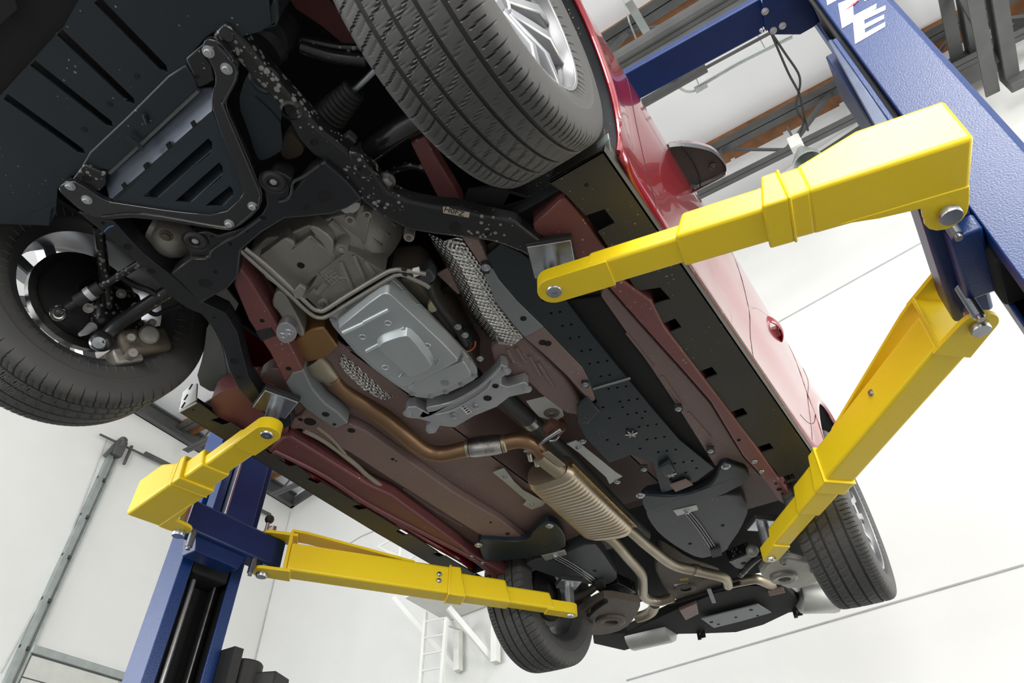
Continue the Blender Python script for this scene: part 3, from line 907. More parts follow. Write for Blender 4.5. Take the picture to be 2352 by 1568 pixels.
for a, b in (((1520, 862), (1560, 920)), ((1580, 945), (1632, 1003)), ((1440, 765), (1500, 840))): ptube(mb, [(*a, .386), (*b, .386)], 3.5, n=8)
mb.build('stamped_beads', m_redund, o)
# left frame rail
mb = MB(); plate(mb, [(537, 655), (545, 610), (577, 650), (629, 736), (669, 799), (697, 852), (672, 858), (656, 882), (620, 811), (570, 735)], .365, .07, holes=[(602, 736, 5), (663, 846, 6)])
o = part('frame_rail', mb, m_redsill, bevel=.006)
mb = MB(); plate(mb, [(586, 762), (622, 752), (634, 772), (600, 784)], .362, .05); mb.build('rail_bracket', m_rubber, o, bevel=.003)
mb = MB(); plate(mb, [(656, 880), (672, 856), (697, 850), (718, 894), (747, 928), (778, 950), (800, 972), (772, 985), (741, 968), (701, 940), (672, 908)], .362, .06, holes=[(748, 951, 8), (768, 974, 4)])
part('galvanised_rail_leg', mb, m_galv, bevel=.006)
mb = MB(); plate(mb, [(690, 985), (668, 985), (663, 965), (690, 955), (702, 941), (741, 968), (772, 985), (800, 972), (845, 993), (940, 1060), (1040, 1130), (1150, 1195), (1212, 1243), (1160, 1262), (1043, 1192), (900, 1102), (800, 1037)], .385, .04, holes=[(712, 968, 13), (807, 988, 8), (690, 963, 5), (902, 1054, 4), (910, 1058, 2), (1127, 1199, 3), (1166, 1225, 5)])
part('frame_rail', mb, m_redund, bevel=.006)
mb = MB(); ptube(mb, [(698, 988, .383), (750, 1016, .383), (816, 1066, .383), (850, 1097, .383), (950, 1172, .383), (1062, 1254, .383)], 5.5, n=10); ptube(mb, [(728, 980, .383), (762, 1008, .383), (792, 1042, .383)], 4, n=8)
part('seam_sealer', mb, mat('beige_sealer', (.30, .26, .20), rough=.7))
# right frame rail with galvanised leg
mb = MB(); plate(mb, [(1059, 543), (1099, 550), (1116, 586), (1130, 615), (1106, 612)], .375, .05)
part('frame_rail', mb, m_redund, bevel=.004)
mb = MB(); plate(mb, [(1106, 612), (1132, 618), (1146, 642), (1189, 692), (1250, 752), (1205, 776), (1182, 751), (1136, 692)], .37, .05, holes=[(1202, 731, 7)])
o = part('galvanised_rail_leg', mb, m_galv, bevel=.004)
mb = MB(); plate(mb, [(1105, 604), (1118, 600), (1127, 612), (1124, 628), (1110, 630), (1104, 618)], .366, .006); mb.build('clip', m_rubber, o)
mb = MB(); mb.hexbolt(Pz(1116, 613, .366), r=.009, h=.01); mb.build('bolt', m_chrome, o)
mb = MB(); plate(mb, [(1205, 776), (1250, 752), (1295, 800), (1338, 844), (1352, 872), (1368, 917), (1358, 925), (1300, 862), (1250, 815)], .37, .05, holes=[(1246, 786, 8), (1258, 788, 8)])
part('frame_rail', mb, m_redund, bevel=.004)
mb = MB(); plate(mb, [(1126, 801), (1150, 784), (1204, 774), (1300, 870), (1345, 935), (1332, 955), (1300, 950), (1240, 905), (1216, 880), (1200, 893), (1160, 845), (1140, 850)], .40, .04, holes=[(1128, 803, 0.1)])
o = part('tunnel_brace', mb, m_redund, bevel=.01, segs=3)
mb = MB()
for a, b in (((1165, 800), (1180, 830)), ((1185, 795), (1205, 830)), ((1215, 815), (1240, 860)), ((1235, 830), (1270, 885))): ptube(mb, [(*a, .402), (*b, .402)], 6, n=8)
mb.build('stamped_beads', m_redund, o)

# ---- perforated plastic tray on the right ----------------------------------------
dots = []
for i in range(14):
    for j in range(5):
        u = 1248+i*22+j*20-((i % 2)*4); v = 690+i*27-j*-3+j*-6+(i*2)
        dots.append((u, v))
tray = [(1118, 588), (1150, 560), (1195, 580), (1240, 612), (1300, 690), (1360, 770), (1440, 868), (1500, 940), (1560, 1010), (1640, 1075), (1600, 1105), (1520, 1132), (1500, 1062), (1450, 1044), (1400, 1062), (1345, 1005), (1325, 965), (1372, 922), (1340, 850), (1250, 752), (1189, 692), (1146, 642)]
def inside(p, poly):
    x, y = p; r = False
    for i in range(len(poly)):
        (x1, y1), (x2, y2) = poly[i-1], poly[i]
        if (y1 > y) != (y2 > y) and x < (x2-x1)*(y-y1)/(y2-y1)+x1: r = not r
    return r
good = [d for d in dots if all(inside((d[0]+a, d[1]+b), tray) for a, b in ((14, 0), (-14, 0), (0, 14), (0, -14)))]
extra = [(1400, 960), (1440, 985), (1475, 960), (1510, 1010), (1545, 1020), (1420, 1020), (1470, 1030), (1395, 1010), (1550, 1060), (1575, 1085), (1530, 1075), (1600, 1075), (1385, 935), (1430, 935), (1505, 1045), (1560, 1105), (1540, 1100)]
for e in extra:
    if all(math.hypot(e[0]-g_[0], e[1]-g_[1]) > 14 for g_ in good) and all(inside((e[0]+a, e[1]+b), tray) for a, b in ((10, 0), (-10, 0), (0, 10), (0, -10))): good.append(e)
mb = MB(); plate(mb, tray, .372, .012, holes=[(u, v, 3.4) for u, v in good], real=True)
tr_ = part('perforated_tray', mb, m_plast)
mb = MB(); plate(mb, [(1300, 690), (1381, 681), (1494, 843), (1569, 955), (1640, 1068), (1560, 1012), (1500, 942), (1440, 870), (1360, 772)], .395, .012); mb.build('tray_recess_shade', m_black, tr_)  # black plate stands in for the shadowed recess beside the tray
mb = MB(); ptube(mb, [(1362, 893, .370), (1448, 868, .370)], 3, n=8); mb.build('tray_lip', m_galv, tr_)
mb = MB(); plate(mb, [(1325, 935), (1348, 912), (1378, 945), (1345, 975), (1327, 972)], .362, .015); mb.build('tray_corner', m_plast, tr_, bevel=.004)
for u, v in ((1344, 882), (1558, 938), (1632, 1035), (1479, 1077)):
    mb = MB(); plate(mb, [(u-9, v-8), (u+8, v-8), (u+11, v+4), (u+4, v+10), (u-8, v+7)], .366, .008); q = mb.build('push_clip', m_rubber, tr_, bevel=.002)
    mb = MB(); mb.hexbolt(Pz(u, v, .366), r=.008, h=.008); mb.build('bolt', m_chrome, q)
for u, v in ((1450, 995), (1540, 1088)):
    mb = MB(); c = Pz(u, v, .371)
    for a in (.3, 1.35, 2.4): mb.tube([c-V(math.cos(a), math.sin(a), 0)*.022-V(0, 0, .002), c-V(0, 0, .008), c+V(math.cos(a), math.sin(a), 0)*.022-V(0, 0, .002)], .003, 6)
    mb.build('star_clip', m_steelrod, tr_)

# ---- embossed heat shields ----------------------------------------------------------
def foil(pts_l, pts_r, zl, zm, zr, name='foil_heat_shield', m=None):
    mb = MB(); n = len(pts_l)
    rings = []
    for a, b in zip(pts_l, pts_r):
        A = Pz(*a, zl); B = Pz(*b, zr); M_ = (A+B)/2; M_.z = zm
        rings.append([A, A.lerp(M_, .5), M_, M_.lerp(B, .5), B])
    mb.loft(rings, closed=False)
    o = part(name, mb, m or m_foil, smooth=20)
    s_ = o.modifiers.new('solid', 'SOLIDIFY'); s_.thickness = .003
    return o
foil([(986, 536), (1000, 565), (1016, 590), (1043, 645), (1076, 715), (1122, 775), (1150, 792)], [(1059, 543), (1080, 575), (1106, 612), (1122, 650), (1140, 695), (1182, 751), (1202, 772)], .43, .385, .385)
mb = MB(); plate(mb, [(1138, 772), (1158, 764), (1172, 776), (1165, 792), (1146, 790)], .388, .004); o = part('shield_tab', mb, m_aluc)
mb = MB(); mb.hexbolt(Pz(1153, 778, .388), r=.009, h=.006); mb.build('bolt', m_brown, o)
foil([(779, 832), (788, 848), (800, 862), (835, 895), (878, 918)], [(790, 795), (815, 812), (845, 832), (885, 872), (918, 903)], .40, .42, .45)

# ---- engine, bell housing and gearbox ------------------------------------------------
mb = MB()
mb.lathe([(.001, 0), (.15, 0), (.165, .01), (.17, .10), (.155, .16), (.120, .22), (.001, .23)], V(.075, .185, .545), V(0, 1, 0), 40)
bell = part('bell_housing', mb, m_alu)
mb = MB()
for a in [math.radians(200+i*14) for i in range(11)]:
    mb.beam(V(.075+.165*math.cos(a), .19, .545+.165*math.sin(a)), V(.075+.150*math.cos(a), .35, .545+.150*math.sin(a)), .008, .02)
mb.build('casting_ribs', m_alu, bell, smooth=0)
mb = MB(); plate(mb, [(572, 582), (612, 548), (655, 542), (700, 520), (760, 500), (800, 488), (832, 470), (850, 500), (840, 560), (800, 610), (752, 636), (700, 690), (655, 672), (610, 640)], .40, .14)
part('engine_lower_block', mb, m_alu, bevel=.012, segs=3)
mb = MB(); plate(mb, [(592, 590), (655, 545), (678, 556), (676, 568), (712, 540), (775, 590), (765, 615), (722, 640), (700, 662), (668, 668), (640, 640), (612, 604)], .372, .05, holes=[(691, 609, 8)])
o = part('oil_pan_lower', mb, m_alu, bevel=.008, segs=3)
mb = MB(); plate(mb, [(706, 520), (722, 518), (760, 545), (768, 565), (765, 582), (752, 578), (735, 552)], .355, .05, smooth=1); mb.build('casting_lug', m_alu, o, bevel=.006)
mb = MB(); plate(mb, [(735, 625), (800, 575), (815, 582), (862, 612), (885, 625), (800, 680), (768, 700), (740, 716), (722, 700), (700, 680)], .365, .07)
gb = part('gearbox_front_case', mb, m_alu, bevel=.01, segs=3)
mb = MB()
for i in range(6):
    a = (728+i*9.5, 628+i*1.5); b = (757+i*9.5, 658-i*3.2)
    ptube(mb, [(*a, .364), (*b, .364)], 2.2, n=6)
for i in range(4):
    ptube(mb, [(733+i*7, 638+i*7, .364), (770+i*4.5, 616+i*7, .364)], 2.2, n=6)
mb.build('grid_ribs', m_alu, gb)
mb = MB()
for a, b in (((812, 585), (838, 640)), ((838, 598), (858, 628)), ((782, 600), (812, 668))): ptube(mb, [(*a, .362), (*b, .362)], 5, n=8)
mb.build('case_ribs', m_alu, gb)
for u, v, r in ((785, 571, 9), (804, 506, 8), (843, 494, 7), (742, 698, 8), (939, 546, 8)):
    mb = MB(); c = Pz(u, v, .352); rr = r*mpp(c)
    mb.lathe([(rr*.6, .02), (rr*.6, 0), (rr*1.5, 0), (rr*1.6, .004), (rr*1.6, .05)], c, Z, 20, False); q = mb.build('bolt_boss', m_alu, bell)
    mb = MB(); mb.hexbolt(c+Z*.004, r=rr*.7, h=.01); mb.build('bolt', m_chrome if r > 8 else m_brown, q)
mb = MB(); plate(mb, [(705, 678), (722, 662), (727, 668), (742, 648), (752, 655), (730, 678), (722, 674), (712, 688)], .356, .01); mb.build('casting_tag', m_alu, gb)
mb = MB(); plate(mb, [(780, 480), (800, 468), (828, 464), (826, 478), (812, 490), (795, 492)], .365, .02, smooth=1); part('white_plug', mb, mat('off_white_plastic', (.50, .53, .50), rough=.5))
# automatic gearbox behind the pan, and its pan
mb = MB(); plate(mb, [(760, 732), (895, 642), (962, 640), (985, 665), (1050, 770), (1100, 850), (1085, 880), (1020, 908), (964, 915), (924, 895), (832, 826)], .39, .16)
gbox = part('gearbox_case', mb, m_brown, bevel=.02, segs=3)
pan_out = [(757, 730), (765, 722), (885, 644), (895, 640), (910, 648), (958, 698), (1057, 798), (1094, 844), (1097, 862), (1086, 876), (1017, 907), (968, 917), (925, 897), (832, 828), (775, 762), (762, 746)]
mb = MB(); plate(mb, chaikin(pan_out, 1), .352, .016)
pan = part('gearbox_pan', mb, m_pan, bevel=.003)
def raised(pts, z0, z1, inset_px, name, m, parent, bev=.012):
    # a drawn-up pressing: wall lofts from the flange outline down to a smaller face
    mb = MB()
    cx_ = sum(p[0] for p in pts)/len(pts); cy_ = sum(p[1] for p in pts)/len(pts)
    A = [Pz(u, v, z1) for u, v in pts]
    c = sum(A, V(0, 0, 0))/len(A)
    B = [V(p.x, p.y, z0)+(V(p.x, p.y, 0)-V(c.x, c.y, 0)).normalized()*inset_px*mpp(p) for p in A]
    mb.prism(A, V(0, 0, 0), top=B)
    return mb.build(name, m, parent, bevel=bev, segs=4)
raised(chaikin([(777, 756), (784, 748), (868, 680), (890, 672), (905, 684), (1052, 822), (1048, 834), (938, 884), (922, 888), (905, 878), (835, 822)], 1), .352, .306, 10, 'pan_body', m_pan, pan)
raised(chaikin([(928, 888), (1060, 830), (1068, 834), (1082, 858), (1076, 868), (1012, 898), (966, 908)], 1), .352, .326, 4, 'pan_step', m_pan, pan, .006)
raised(chaikin([(868, 800), (876, 790), (886, 784), (930, 770), (944, 776), (990, 834), (988, 846), (948, 864), (936, 862)], 1),  .306, .280, 8, 'pan_sump', m_pan, pan, .012)
mb = MB()
for a, b in (((788, 764), (836, 742)), ((836, 740), (893, 711)), ((842, 806), (875, 788)), ((882, 780), (930, 752))):
    ptube(mb, [(*a, .3045), (*b, .3045)], 4.6, n=8); mb.build('pan_rib', m_pan, pan); mb = MB()
for a, b in (((992, 838), (1000, 826)), ((1002, 838), (1010, 826)), ((917, 866), (924, 858)), ((924, 868), (930, 860))): ptube(mb, [(*a, .3045), (*b, .3045)], 2.2, n=6)
mb.build('pan_dashes', m_pan, pan)
mb = MB()
for u, v in ((891, 741), (833, 773), (981, 793), (885, 843)):
    c = Pz(u, v, .3055); r = 8*mpp(c)
    mb.lathe([(r*.75, 0), (r*.9, -.0025), (r*1.1, 0)], c, Z, 20, False)
mb.build('embossed_rings', m_pan, pan)
for u, v in ((765, 733), (797, 709), (840, 683), (869, 660), (930, 671), (962, 702), (994, 737), (1025, 771), (1057, 801), (1078, 828), (1090, 862), (1060, 882), (1024, 899), (990, 909), (946, 903)):
    mb = MB(); mb.hexbolt(Pz(u, v, .352), r=.0075, h=.006); mb.build('pan_bolt', m_chrome, pan)
mb = MB(); mb.hexbolt(Pz(1022, 880, .325), r=.009, h=.004); mb.build('drain_plug', m_chrome, pan)
# oil cooler lines
for pts in ([(552, 574), (605, 622), (666, 676), (690, 700), (716, 722), (735, 729), (755, 724), (810, 690), (894, 639), (912, 631), (930, 632), (974, 652), (985, 660)], [(562, 570), (615, 612), (684, 676), (716, 706), (732, 713), (748, 711), (800, 678), (880, 630), (905, 620), (925, 620), (978, 629)]):
    mb = MB(); ptube(mb, [(u, v, .338) for u, v in pts], 5.2, n=12, sub=5); part('cooler_line', mb, m_alu)
mb = MB(); plate(mb, [(672, 672), (688, 655), (702, 664), (690, 688), (676, 684)], .332, .012); o = part('line_clamp', mb, m_alu, bevel=.002)
mb = MB(); plate(mb, [(920, 614), (934, 618), (936, 640), (926, 642)], .332, .012); part('line_clamp', mb, m_rubber, bevel=.002)
mb = MB(); plate(mb, [(946, 622), (962, 618), (966, 632), (950, 638)], .334, .012); part('line_clip', mb, m_white, bevel=.002)
# wiring loom and connectors on the right of the gearbox
mb = MB()
ptube(mb, [(905, 635, .40), (960, 690, .40), (1020, 755, .40), (1075, 830, .40), (1110, 880, .42)], 13, n=10)
ptube(mb, [(985, 650, .38), (1000, 690, .38), (1050, 755, .38), (1070, 790, .38)], 9, n=10)
o = part('wiring_loom', mb, m_rubber)
mb = MB(); plate(mb, [(1040, 790), (1062, 770), (1085, 790), (1075, 815), (1050, 815)], .375, .05); mb.build('connector_body', m_rubber, o, bevel=.005)
mb = MB(); plate(mb, [(982, 702), (992, 690), (1004, 698), (1003, 715), (990, 720), (982, 714)], .372, .03); mb.build('connector', mat('pale_yellow_plastic', (.46, .44, .30), rough=.5), o, bevel=.004)
mb = MB(); ptube(mb, [(1062, 806, .37), (1078, 806, .37), (1090, 796, .37), (1092, 784, .37)], 2, n=6); mb.build('orange_wire', mat('orange_wire_sheath', (.55, .10, .03), rough=.5), o)
mb = MB(); plate(mb, [(960, 640), (985, 618), (1002, 640), (975, 668)], .375, .05); mb.build('sensor_block', m_plastg, o, bevel=.006)
for u, v in ((1052, 749), (1068, 768), (1103, 822)):
    mb = MB(); mb.hexbolt(Pz(u, v, .37), r=.008, h=.01); mb.build('bolt', m_chrome, o)
# support strut and rubber mount on the left of the gearbox
mb = MB(); plate(mb, [(622, 700), (632, 668), (652, 672), (668, 700), (690, 740), (700, 768), (692, 776), (668, 752), (650, 738), (640, 718)], .385, .06, smooth=1)
o = part('mount_arm', mb, m_alu, bevel=.012, segs=3)
mb = MB(); c = [(636, 752), (646, 742), (664, 742), (680, 756), (682, 772), (672, 784), (652, 790), (638, 778), (633, 764)]
plate(mb, c, .355, .03, smooth=1); o2 = mb.build('mount_pad', m_aluc, o, bevel=.005, segs=3)
mb = MB()
for u, v in ((650, 770), (664, 762)):
    q = Pz(u, v, .3545); mb.lathe([(.004, 0), (.006, -.003), (.008, 0), (.011, -.003), (.013, 0)], q, Z, 18, False)
mb.build('cast_rings', m_aluc, o2)
# cast gearbox crossmember
mb = MB()
plate(mb, [(984, 950), (978, 938), (1000, 932), (1036, 926), (1100, 890), (1125, 868), (1137, 856), (1150, 838), (1164, 842), (1168, 856), (1152, 868), (1150, 884), (1165, 890), (1205, 878), (1214, 886), (1214, 902), (1170, 912), (1140, 935), (1090, 955), (1044, 982), (1010, 978), (1000, 995), (982, 996), (978, 982), (990, 970), (962, 962), (938, 960), (930, 948), (936, 936), (955, 934)], .352, .045, holes=[(1138, 886, 7), (1120, 914, 9)])
xm = part('gearbox_crossmember', mb, m_aluc, bevel=.006, segs=3)
mb = MB()
ptube(mb, [(985, 935, .349), (1040, 922, .349), (1105, 885, .349), (1150, 842, .349)], 3.5, n=8); ptube(mb, [(1000, 952, .349), (1045, 940, .349), (1110, 900, .349), (1130, 875, .349)], 2.5, n=8)
mb.build('casting_ribs', m_aluc, xm)
for u, v in ((937, 948), (989, 986), (1162, 851), (1210, 892)):
    mb = MB(); mb.hexbolt(Pz(u, v, .352), r=.012, h=.012); mb.build('bolt', m_aluc, xm)
for u, v in ((1043, 952), (1094, 930)):
    mb = MB(); mb.hexbolt(Pz(u, v, .352), r=.010, h=.014); mb.build('bolt', m_chrome, xm)
mb = MB(); plate(mb, [(1056, 934), (1066, 928), (1084, 946), (1073, 952)], .350, .001); q = mb.build('barcode_sticker', m_white, xm, smooth=0)
mb = MB()
for i in range(4): plate(mb, [(1060+i*4.2, 934+i*4.2), (1066+i*4.2, 930.5+i*4.2), (1068+i*4.2, 932.5+i*4.2), (1062+i*4.2, 936+i*4.2)], .3494, .0005)
mb.build('barcode_print', m_ink, q, smooth=0)
# propeller shaft and centre bearing
mb = MB(); mb.tube([Pz(1125, 880, .47), Pz(1228, 975, .47), Pz(1300, 1045, .47), Pz(1480, 1230, .47)], .033, 18); ps = part('propeller_shaft', mb, m_steel)
mb = MB(); mb.tube([Pz(1213, 962, .469), Pz(1224, 973, .469)], .0335, 18); mb.build('shaft_label', m_alusheet, ps)
mb = MB(); plate(mb, [(1208, 921), (1254, 910), (1291, 938), (1295, 955), (1275, 969), (1238, 957), (1222, 940)], .41, .004); o = part('tunnel_heat_shield', mb, m_alusheet, bevel=.001)
mb = MB(); mb.lathe([(.012, -.006), (.026, -.003), (.03, 0)], Pz(1267, 948, .41), Z, 20); mb.build('washer', m_brown, o)
for pts in ([(1301, 1019), (1324, 1011), (1345, 1028), (1414, 1084), (1430, 1094), (1400, 1112), (1392, 1096), (1330, 1040)], [(1132, 1085), (1158, 1075), (1180, 1105), (1201, 1125), (1253, 1154), (1246, 1162), (1221, 1170), (1201, 1159), (1209, 1150), (1165, 1112)]):
    mb = MB(); plate(mb, pts, .405, .004); o = part('tunnel_stay', mb, m_alusheet, bevel=.001)
    a = pts[0]; b = pts[4]
    for u, v in ((a[0]+28, a[1]+9), (pts[4][0]-12 if a[0] > 1200 else 1221, pts[4][1]+12 if a[0] > 1200 else 1158)):
        mb = MB(); mb.hexbolt(Pz(u, v, .405), r=.009, h=.008); mb.build('bolt', m_chrome, o)
mb = MB(); mb.hexbolt(Pz(1338, 1012, .40), r=.010, h=.010); part('floor_bolt', mb, m_chrome)

# ---- exhaust -------------------------------------------------------------------------
mb = MB()
poly = [(668, 790), (690, 770), (718, 755), (745, 752), (776, 795), (758, 812), (735, 826), (698, 836), (682, 815)]
mb.prism([Pz(u, v, .405) for u, v in poly], V(0, -.02, .14)); cat_ = part('catalytic_converter', mb, m_cat, bevel=.02, segs=4)
mb = MB()
r1 = [Pz(u, v, .41) for u, v in ((688, 842), (700, 852), (720, 848), (748, 832), (770, 812), (755, 806), (725, 822), (700, 834))]
c1 = Pz(728, 835, .43); c2 = Pz(763, 864, .43)
mb.tube([Pz(716, 815, .45), Pz(732, 832, .445), Pz(748, 848, .44), Pz(763, 864, .435), Pz(770, 872, .43)], [.060, .062, .048, .036, .034], 20)
mb.build('outlet_cone', m_exh, cat_)
mb = MB(); P = catmull(zpts([(763, 864, .43), (780, 888, .425), (820, 918, .415), (885, 962, .40), (940, 1008, .385), (972, 1032, .38), (1000, 1041, .38), (1030, 1040, .38), (1084, 1027, .38)], 0), 6)
mb.tube(P, .031, 20); pp = part('front_pipe', mb, m_copper)
mb = MB(); a, b = Pz(1080, 1028, .38), Pz(1152, 1019, .38); n_ = 26
prof = []
for i in range(n_*2+1):
    t = i/(n_*2); prof.append((.0335+.004*math.sin(math.pi*min(1, t*5, (1-t)*5)/2)+(.0022 if i % 2 else 0), t*(b-a).length))
mb.lathe(prof, a, b-a, 28, False); part('flex_joint', mb, m_steelrod)
mb = MB(); mb.lathe([(.030, 0), (.035, .004), (.035, .016), (.030, .02)], b, b-a, 20, False); part('flex_collar', mb, m_exh); mb = MB(); mb.lathe([(.030, 0), (.035, -.004), (.035, -.014), (.030, -.018)], a, b-a, 20, False); part('flex_collar', mb, m_exh)
mb = MB(); P = catmull(zpts([(1150, 1019, .38), (1180, 1012, .385), (1205, 1012, .385), (1228, 1022, .385), (1245, 1042, .38), (1258, 1056, .38), (1283, 1082, .38)], 0), 6)
mb.tube(P, .031, 20); part('mid_pipe', mb, m_copper)
mb = MB(); a, b = Pz(1236, 1042, .376), Pz(1283, 1078, .376); mb.tube([a, b], .0355, 20); cl = part('pipe_clamp', mb, m_exh)
mb = MB(); mb.beam(Pz(1252, 1038, .35), Pz(1292, 1070, .35), .03, .006); mb.build('clamp_strap', m_exh, cl, bevel=.002)
for u, v in ((1215, 1050), (1230, 1062)):
    mb = MB(); mb.tube([Pz(u, v-10, .36), Pz(u+4, v+6, .36)], .010, 10); mb.build('clamp_bolt', m_chrome, cl)
mb = MB(); ptube(mb, [(1204, 1036, .37), (1230, 1028, .37), (1255, 1008, .37), (1290, 985, .37)], 4, n=8); ptube(mb, [(1262, 1012, .37), (1275, 1010, .37), (1284, 1000, .37)], 3, n=8); hg = part('exhaust_hanger_rod', mb, m_chrome)
mb = MB(); mb.tube([Pz(1262, 1000, .40), Pz(1288, 974, .40)], .028, 14); mb.tube([Pz(1256, 984, .40), Pz(1276, 968, .40)], .022, 14); mb.build('rubber_hanger', mat('rust_brown_rubber', (.12, .055, .035), rough=.6), hg)
# silencer: a ribbed flat-oval drum lying along the car
mb = MB()
A0, A1_, B0, B1 = Pz(1205, 1098, .40), Pz(1312, 1062, .40), Pz(1340, 1222, .40), Pz(1460, 1206, .40)
n_ = 144; rings = []
for i in range(n_+1):
    t = i/n_
    L_ = A0.lerp(B0, t); R_ = A1_.lerp(B1, t); c = (L_+R_)/2; hw = (R_-L_).length/2; ax = (R_-L_).normalized()
    e = min(1, t*14, (1-t)*14); k = .86+.14*math.sin(e*math.pi/2)
    rib = .0016*math.sin(t*math.pi*2*24) if .04 < t < .96 else 0
    ring = []
    for j in range(28):
        a = 2*math.pi*j/28
        ca, sa = math.cos(a), math.sin(a)
        ex = .55
        px_ = (abs(ca)**ex)*(1 if ca >= 0 else -1)*hw*k; pz_ = (abs(sa)**.8)*(1 if sa >= 0 else -1)*(.062*k+rib)
        ring.append(c+ax*px_+V(0, 0, pz_))
    rings.append(ring)
mb.loft(rings); mf = part('silencer', mb, m_muff, smooth=45)
mb = MB()
for s_, (p, q) in enumerate(((A1_, B1),)):
    mb.tube([p+V(.002, .0, -.005), q+V(.002, 0, -.005)], .008, 8)
    for i in range(12):
        c = p.lerp(q, (i+.5)/12); mb.box(c+V(-.004, 0, -.012), (.018, .028, .006))
mb.build('folded_seam', mat('gold_steel', (.42, .32, .15), (.30, .2, .08), .35, .9), mf, bevel=.002)
for pts, nm in (([(1432, 1208), (1450, 1220), (1490, 1255), (1546, 1296), (1600, 1310), (1652, 1322), (1668, 1330), (1672, 1344)], 'tail_pipe'), ([(1385, 1226), (1407, 1240), (1440, 1278), (1472, 1316), (1476, 1340), (1478, 1366), (1492, 1377), (1515, 1380), (1545, 1372)], 'tail_pipe')):
    mb = MB(); P = catmull([Pz(u, v, .385) for u, v in pts], 5); mb.tube(P, .026, 16); q = part(nm, mb, m_exh)
mb = MB(); P0_, P1_ = Pz(1592, 1307, .385), Pz(1603, 1310, .385); mb.tube([P0_, P1_], .029, 16); part('pipe_collar', mb, m_exh)
mb = MB(); P = catmull([Pz(u, v, .41) for u, v in ((1504, 1386), (1498, 1402), (1482, 1412), (1462, 1418))], 5); mb.tube(P, .030, 14); part('muffler_inlet', mb, m_exh)
mb = MB(); P = catmull([Pz(u, v, .41) for u, v in ((1676, 1340), (1715, 1332), (1740, 1330), (1775, 1345))], 5); mb.tube(P, .026, 14); part('muffler_inlet', mb, m_exh)
for a, b, z in (((1445, 1462), (1540, 1440), .42), ((1832, 1372), (1918, 1370), .42)):
    A, B = Pz(*a, z), Pz(*b, z)
    mb = MB(); L_ = (B-A).length
    mb.lathe([(.001, 0), (.068, .0), (.082, .008), (.086, .02), (.086, L_-.02), (.082, L_-.008), (.082, L_), (.001, L_)], A, B-A, 28)
    part('rear_muffler', mb, m_alusheet)

# ---- tank covers and brackets ---------------------------------------------------------
for name, pts, strap, holes in (('tank_cover', [(1205, 1300), (1225, 1285), (1290, 1275), (1362, 1243), (1383, 1268), (1404, 1300), (1421, 1323), (1405, 1339), (1373, 1345), (1290, 1330)], ((1275, 1278), (1318, 1302), (1378, 1342)), [(1366, 1310, 4)]),
                               ('tank_cover', [(1482, 1170), (1495, 1160), (1580, 1150), (1698, 1132), (1722, 1165), (1702, 1215), (1676, 1250), (1669, 1265), (1632, 1278), (1606, 1283), (1560, 1260), (1516, 1228), (1490, 1195)], ((1578, 1175), (1610, 1215), (1645, 1268)), [(1585, 1248, 4), (1660, 1206, 4)])):
    mb = MB(); plate(mb, pts, .365, .10, holes=holes, smooth=1); o = part(name, mb, m_plastg, bevel=.014, segs=3)
    mb = MB()
    for d in (-5, 0, 5):
        ptube(mb, [(u+d, v-d*.5, .362) for u, v in strap], 2.4, n=6)
    mb.build('strap', m_blkgl, o)
    mb = MB(); u, v = strap[0]; plate(mb, [(u-32, v-2), (u+22, v-14), (u+26, v-4), (u-22, v+10)], .36, .01); mb.build('strap_anchor', m_alusheet, o, bevel=.002)
    mb = MB(); mb.hexbolt(Pz(u, v-2, .36), r=.010, h=.012); mb.build('bolt', m_chrome, o)
    mb = MB(); u, v = strap[2]; plate(mb, [(u-14, v-4), (u+10, v-10), (u+14, v+8), (u-8, v+14)], .35, .03); mb.build('strap_buckle', m_rubber, o, bevel=.004)
for pts, bolts in (([(1097, 1243), (1112, 1240), (1180, 1245), (1215, 1240), (1228, 1218), (1248, 1202), (1264, 1198), (1285, 1210), (1300, 1235), (1298, 1262), (1220, 1280), (1112, 1292), (1104, 1268)], ((1099, 1250), (1262, 1206))),
                   ([(1472, 1150), (1478, 1136), (1500, 1138), (1560, 1140), (1620, 1122), (1645, 1098), (1652, 1072), (1668, 1062), (1690, 1070), (1720, 1080), (1722, 1106), (1650, 1142), (1560, 1168), (1486, 1180)], ((1471, 1136), (1667, 1069)))):
    mb = MB(); plate(mb, pts, .36, .035, smooth=1); o = part('tank_bracket', mb, m_plast, bevel=.008, segs=3)
    for u, v in bolts:
        mb = MB(); mb.hexbolt(Pz(u, v, .358), r=.013, h=.012); mb.build('bolt', m_chrome, o)
mb = MB(); plate(mb, [(1512, 1075), (1538, 1060), (1552, 1084), (1528, 1095)], .356, .03); 
part('tray_hook', mb, m_plast, bevel=.006)
mb = MB(); plate(mb, [(1539, 1116), (1576, 1103), (1592, 1114), (1552, 1130)], .356, .01); part('pale_patch', mb, m_redund, bevel=.002)
mb = MB()
for u, v in ((1082, 1278), (1107, 1293)): mb.sphere(Pz(u, v, .35), .012, 10, .5)
part('blind_rivets', mb, m_chrome)
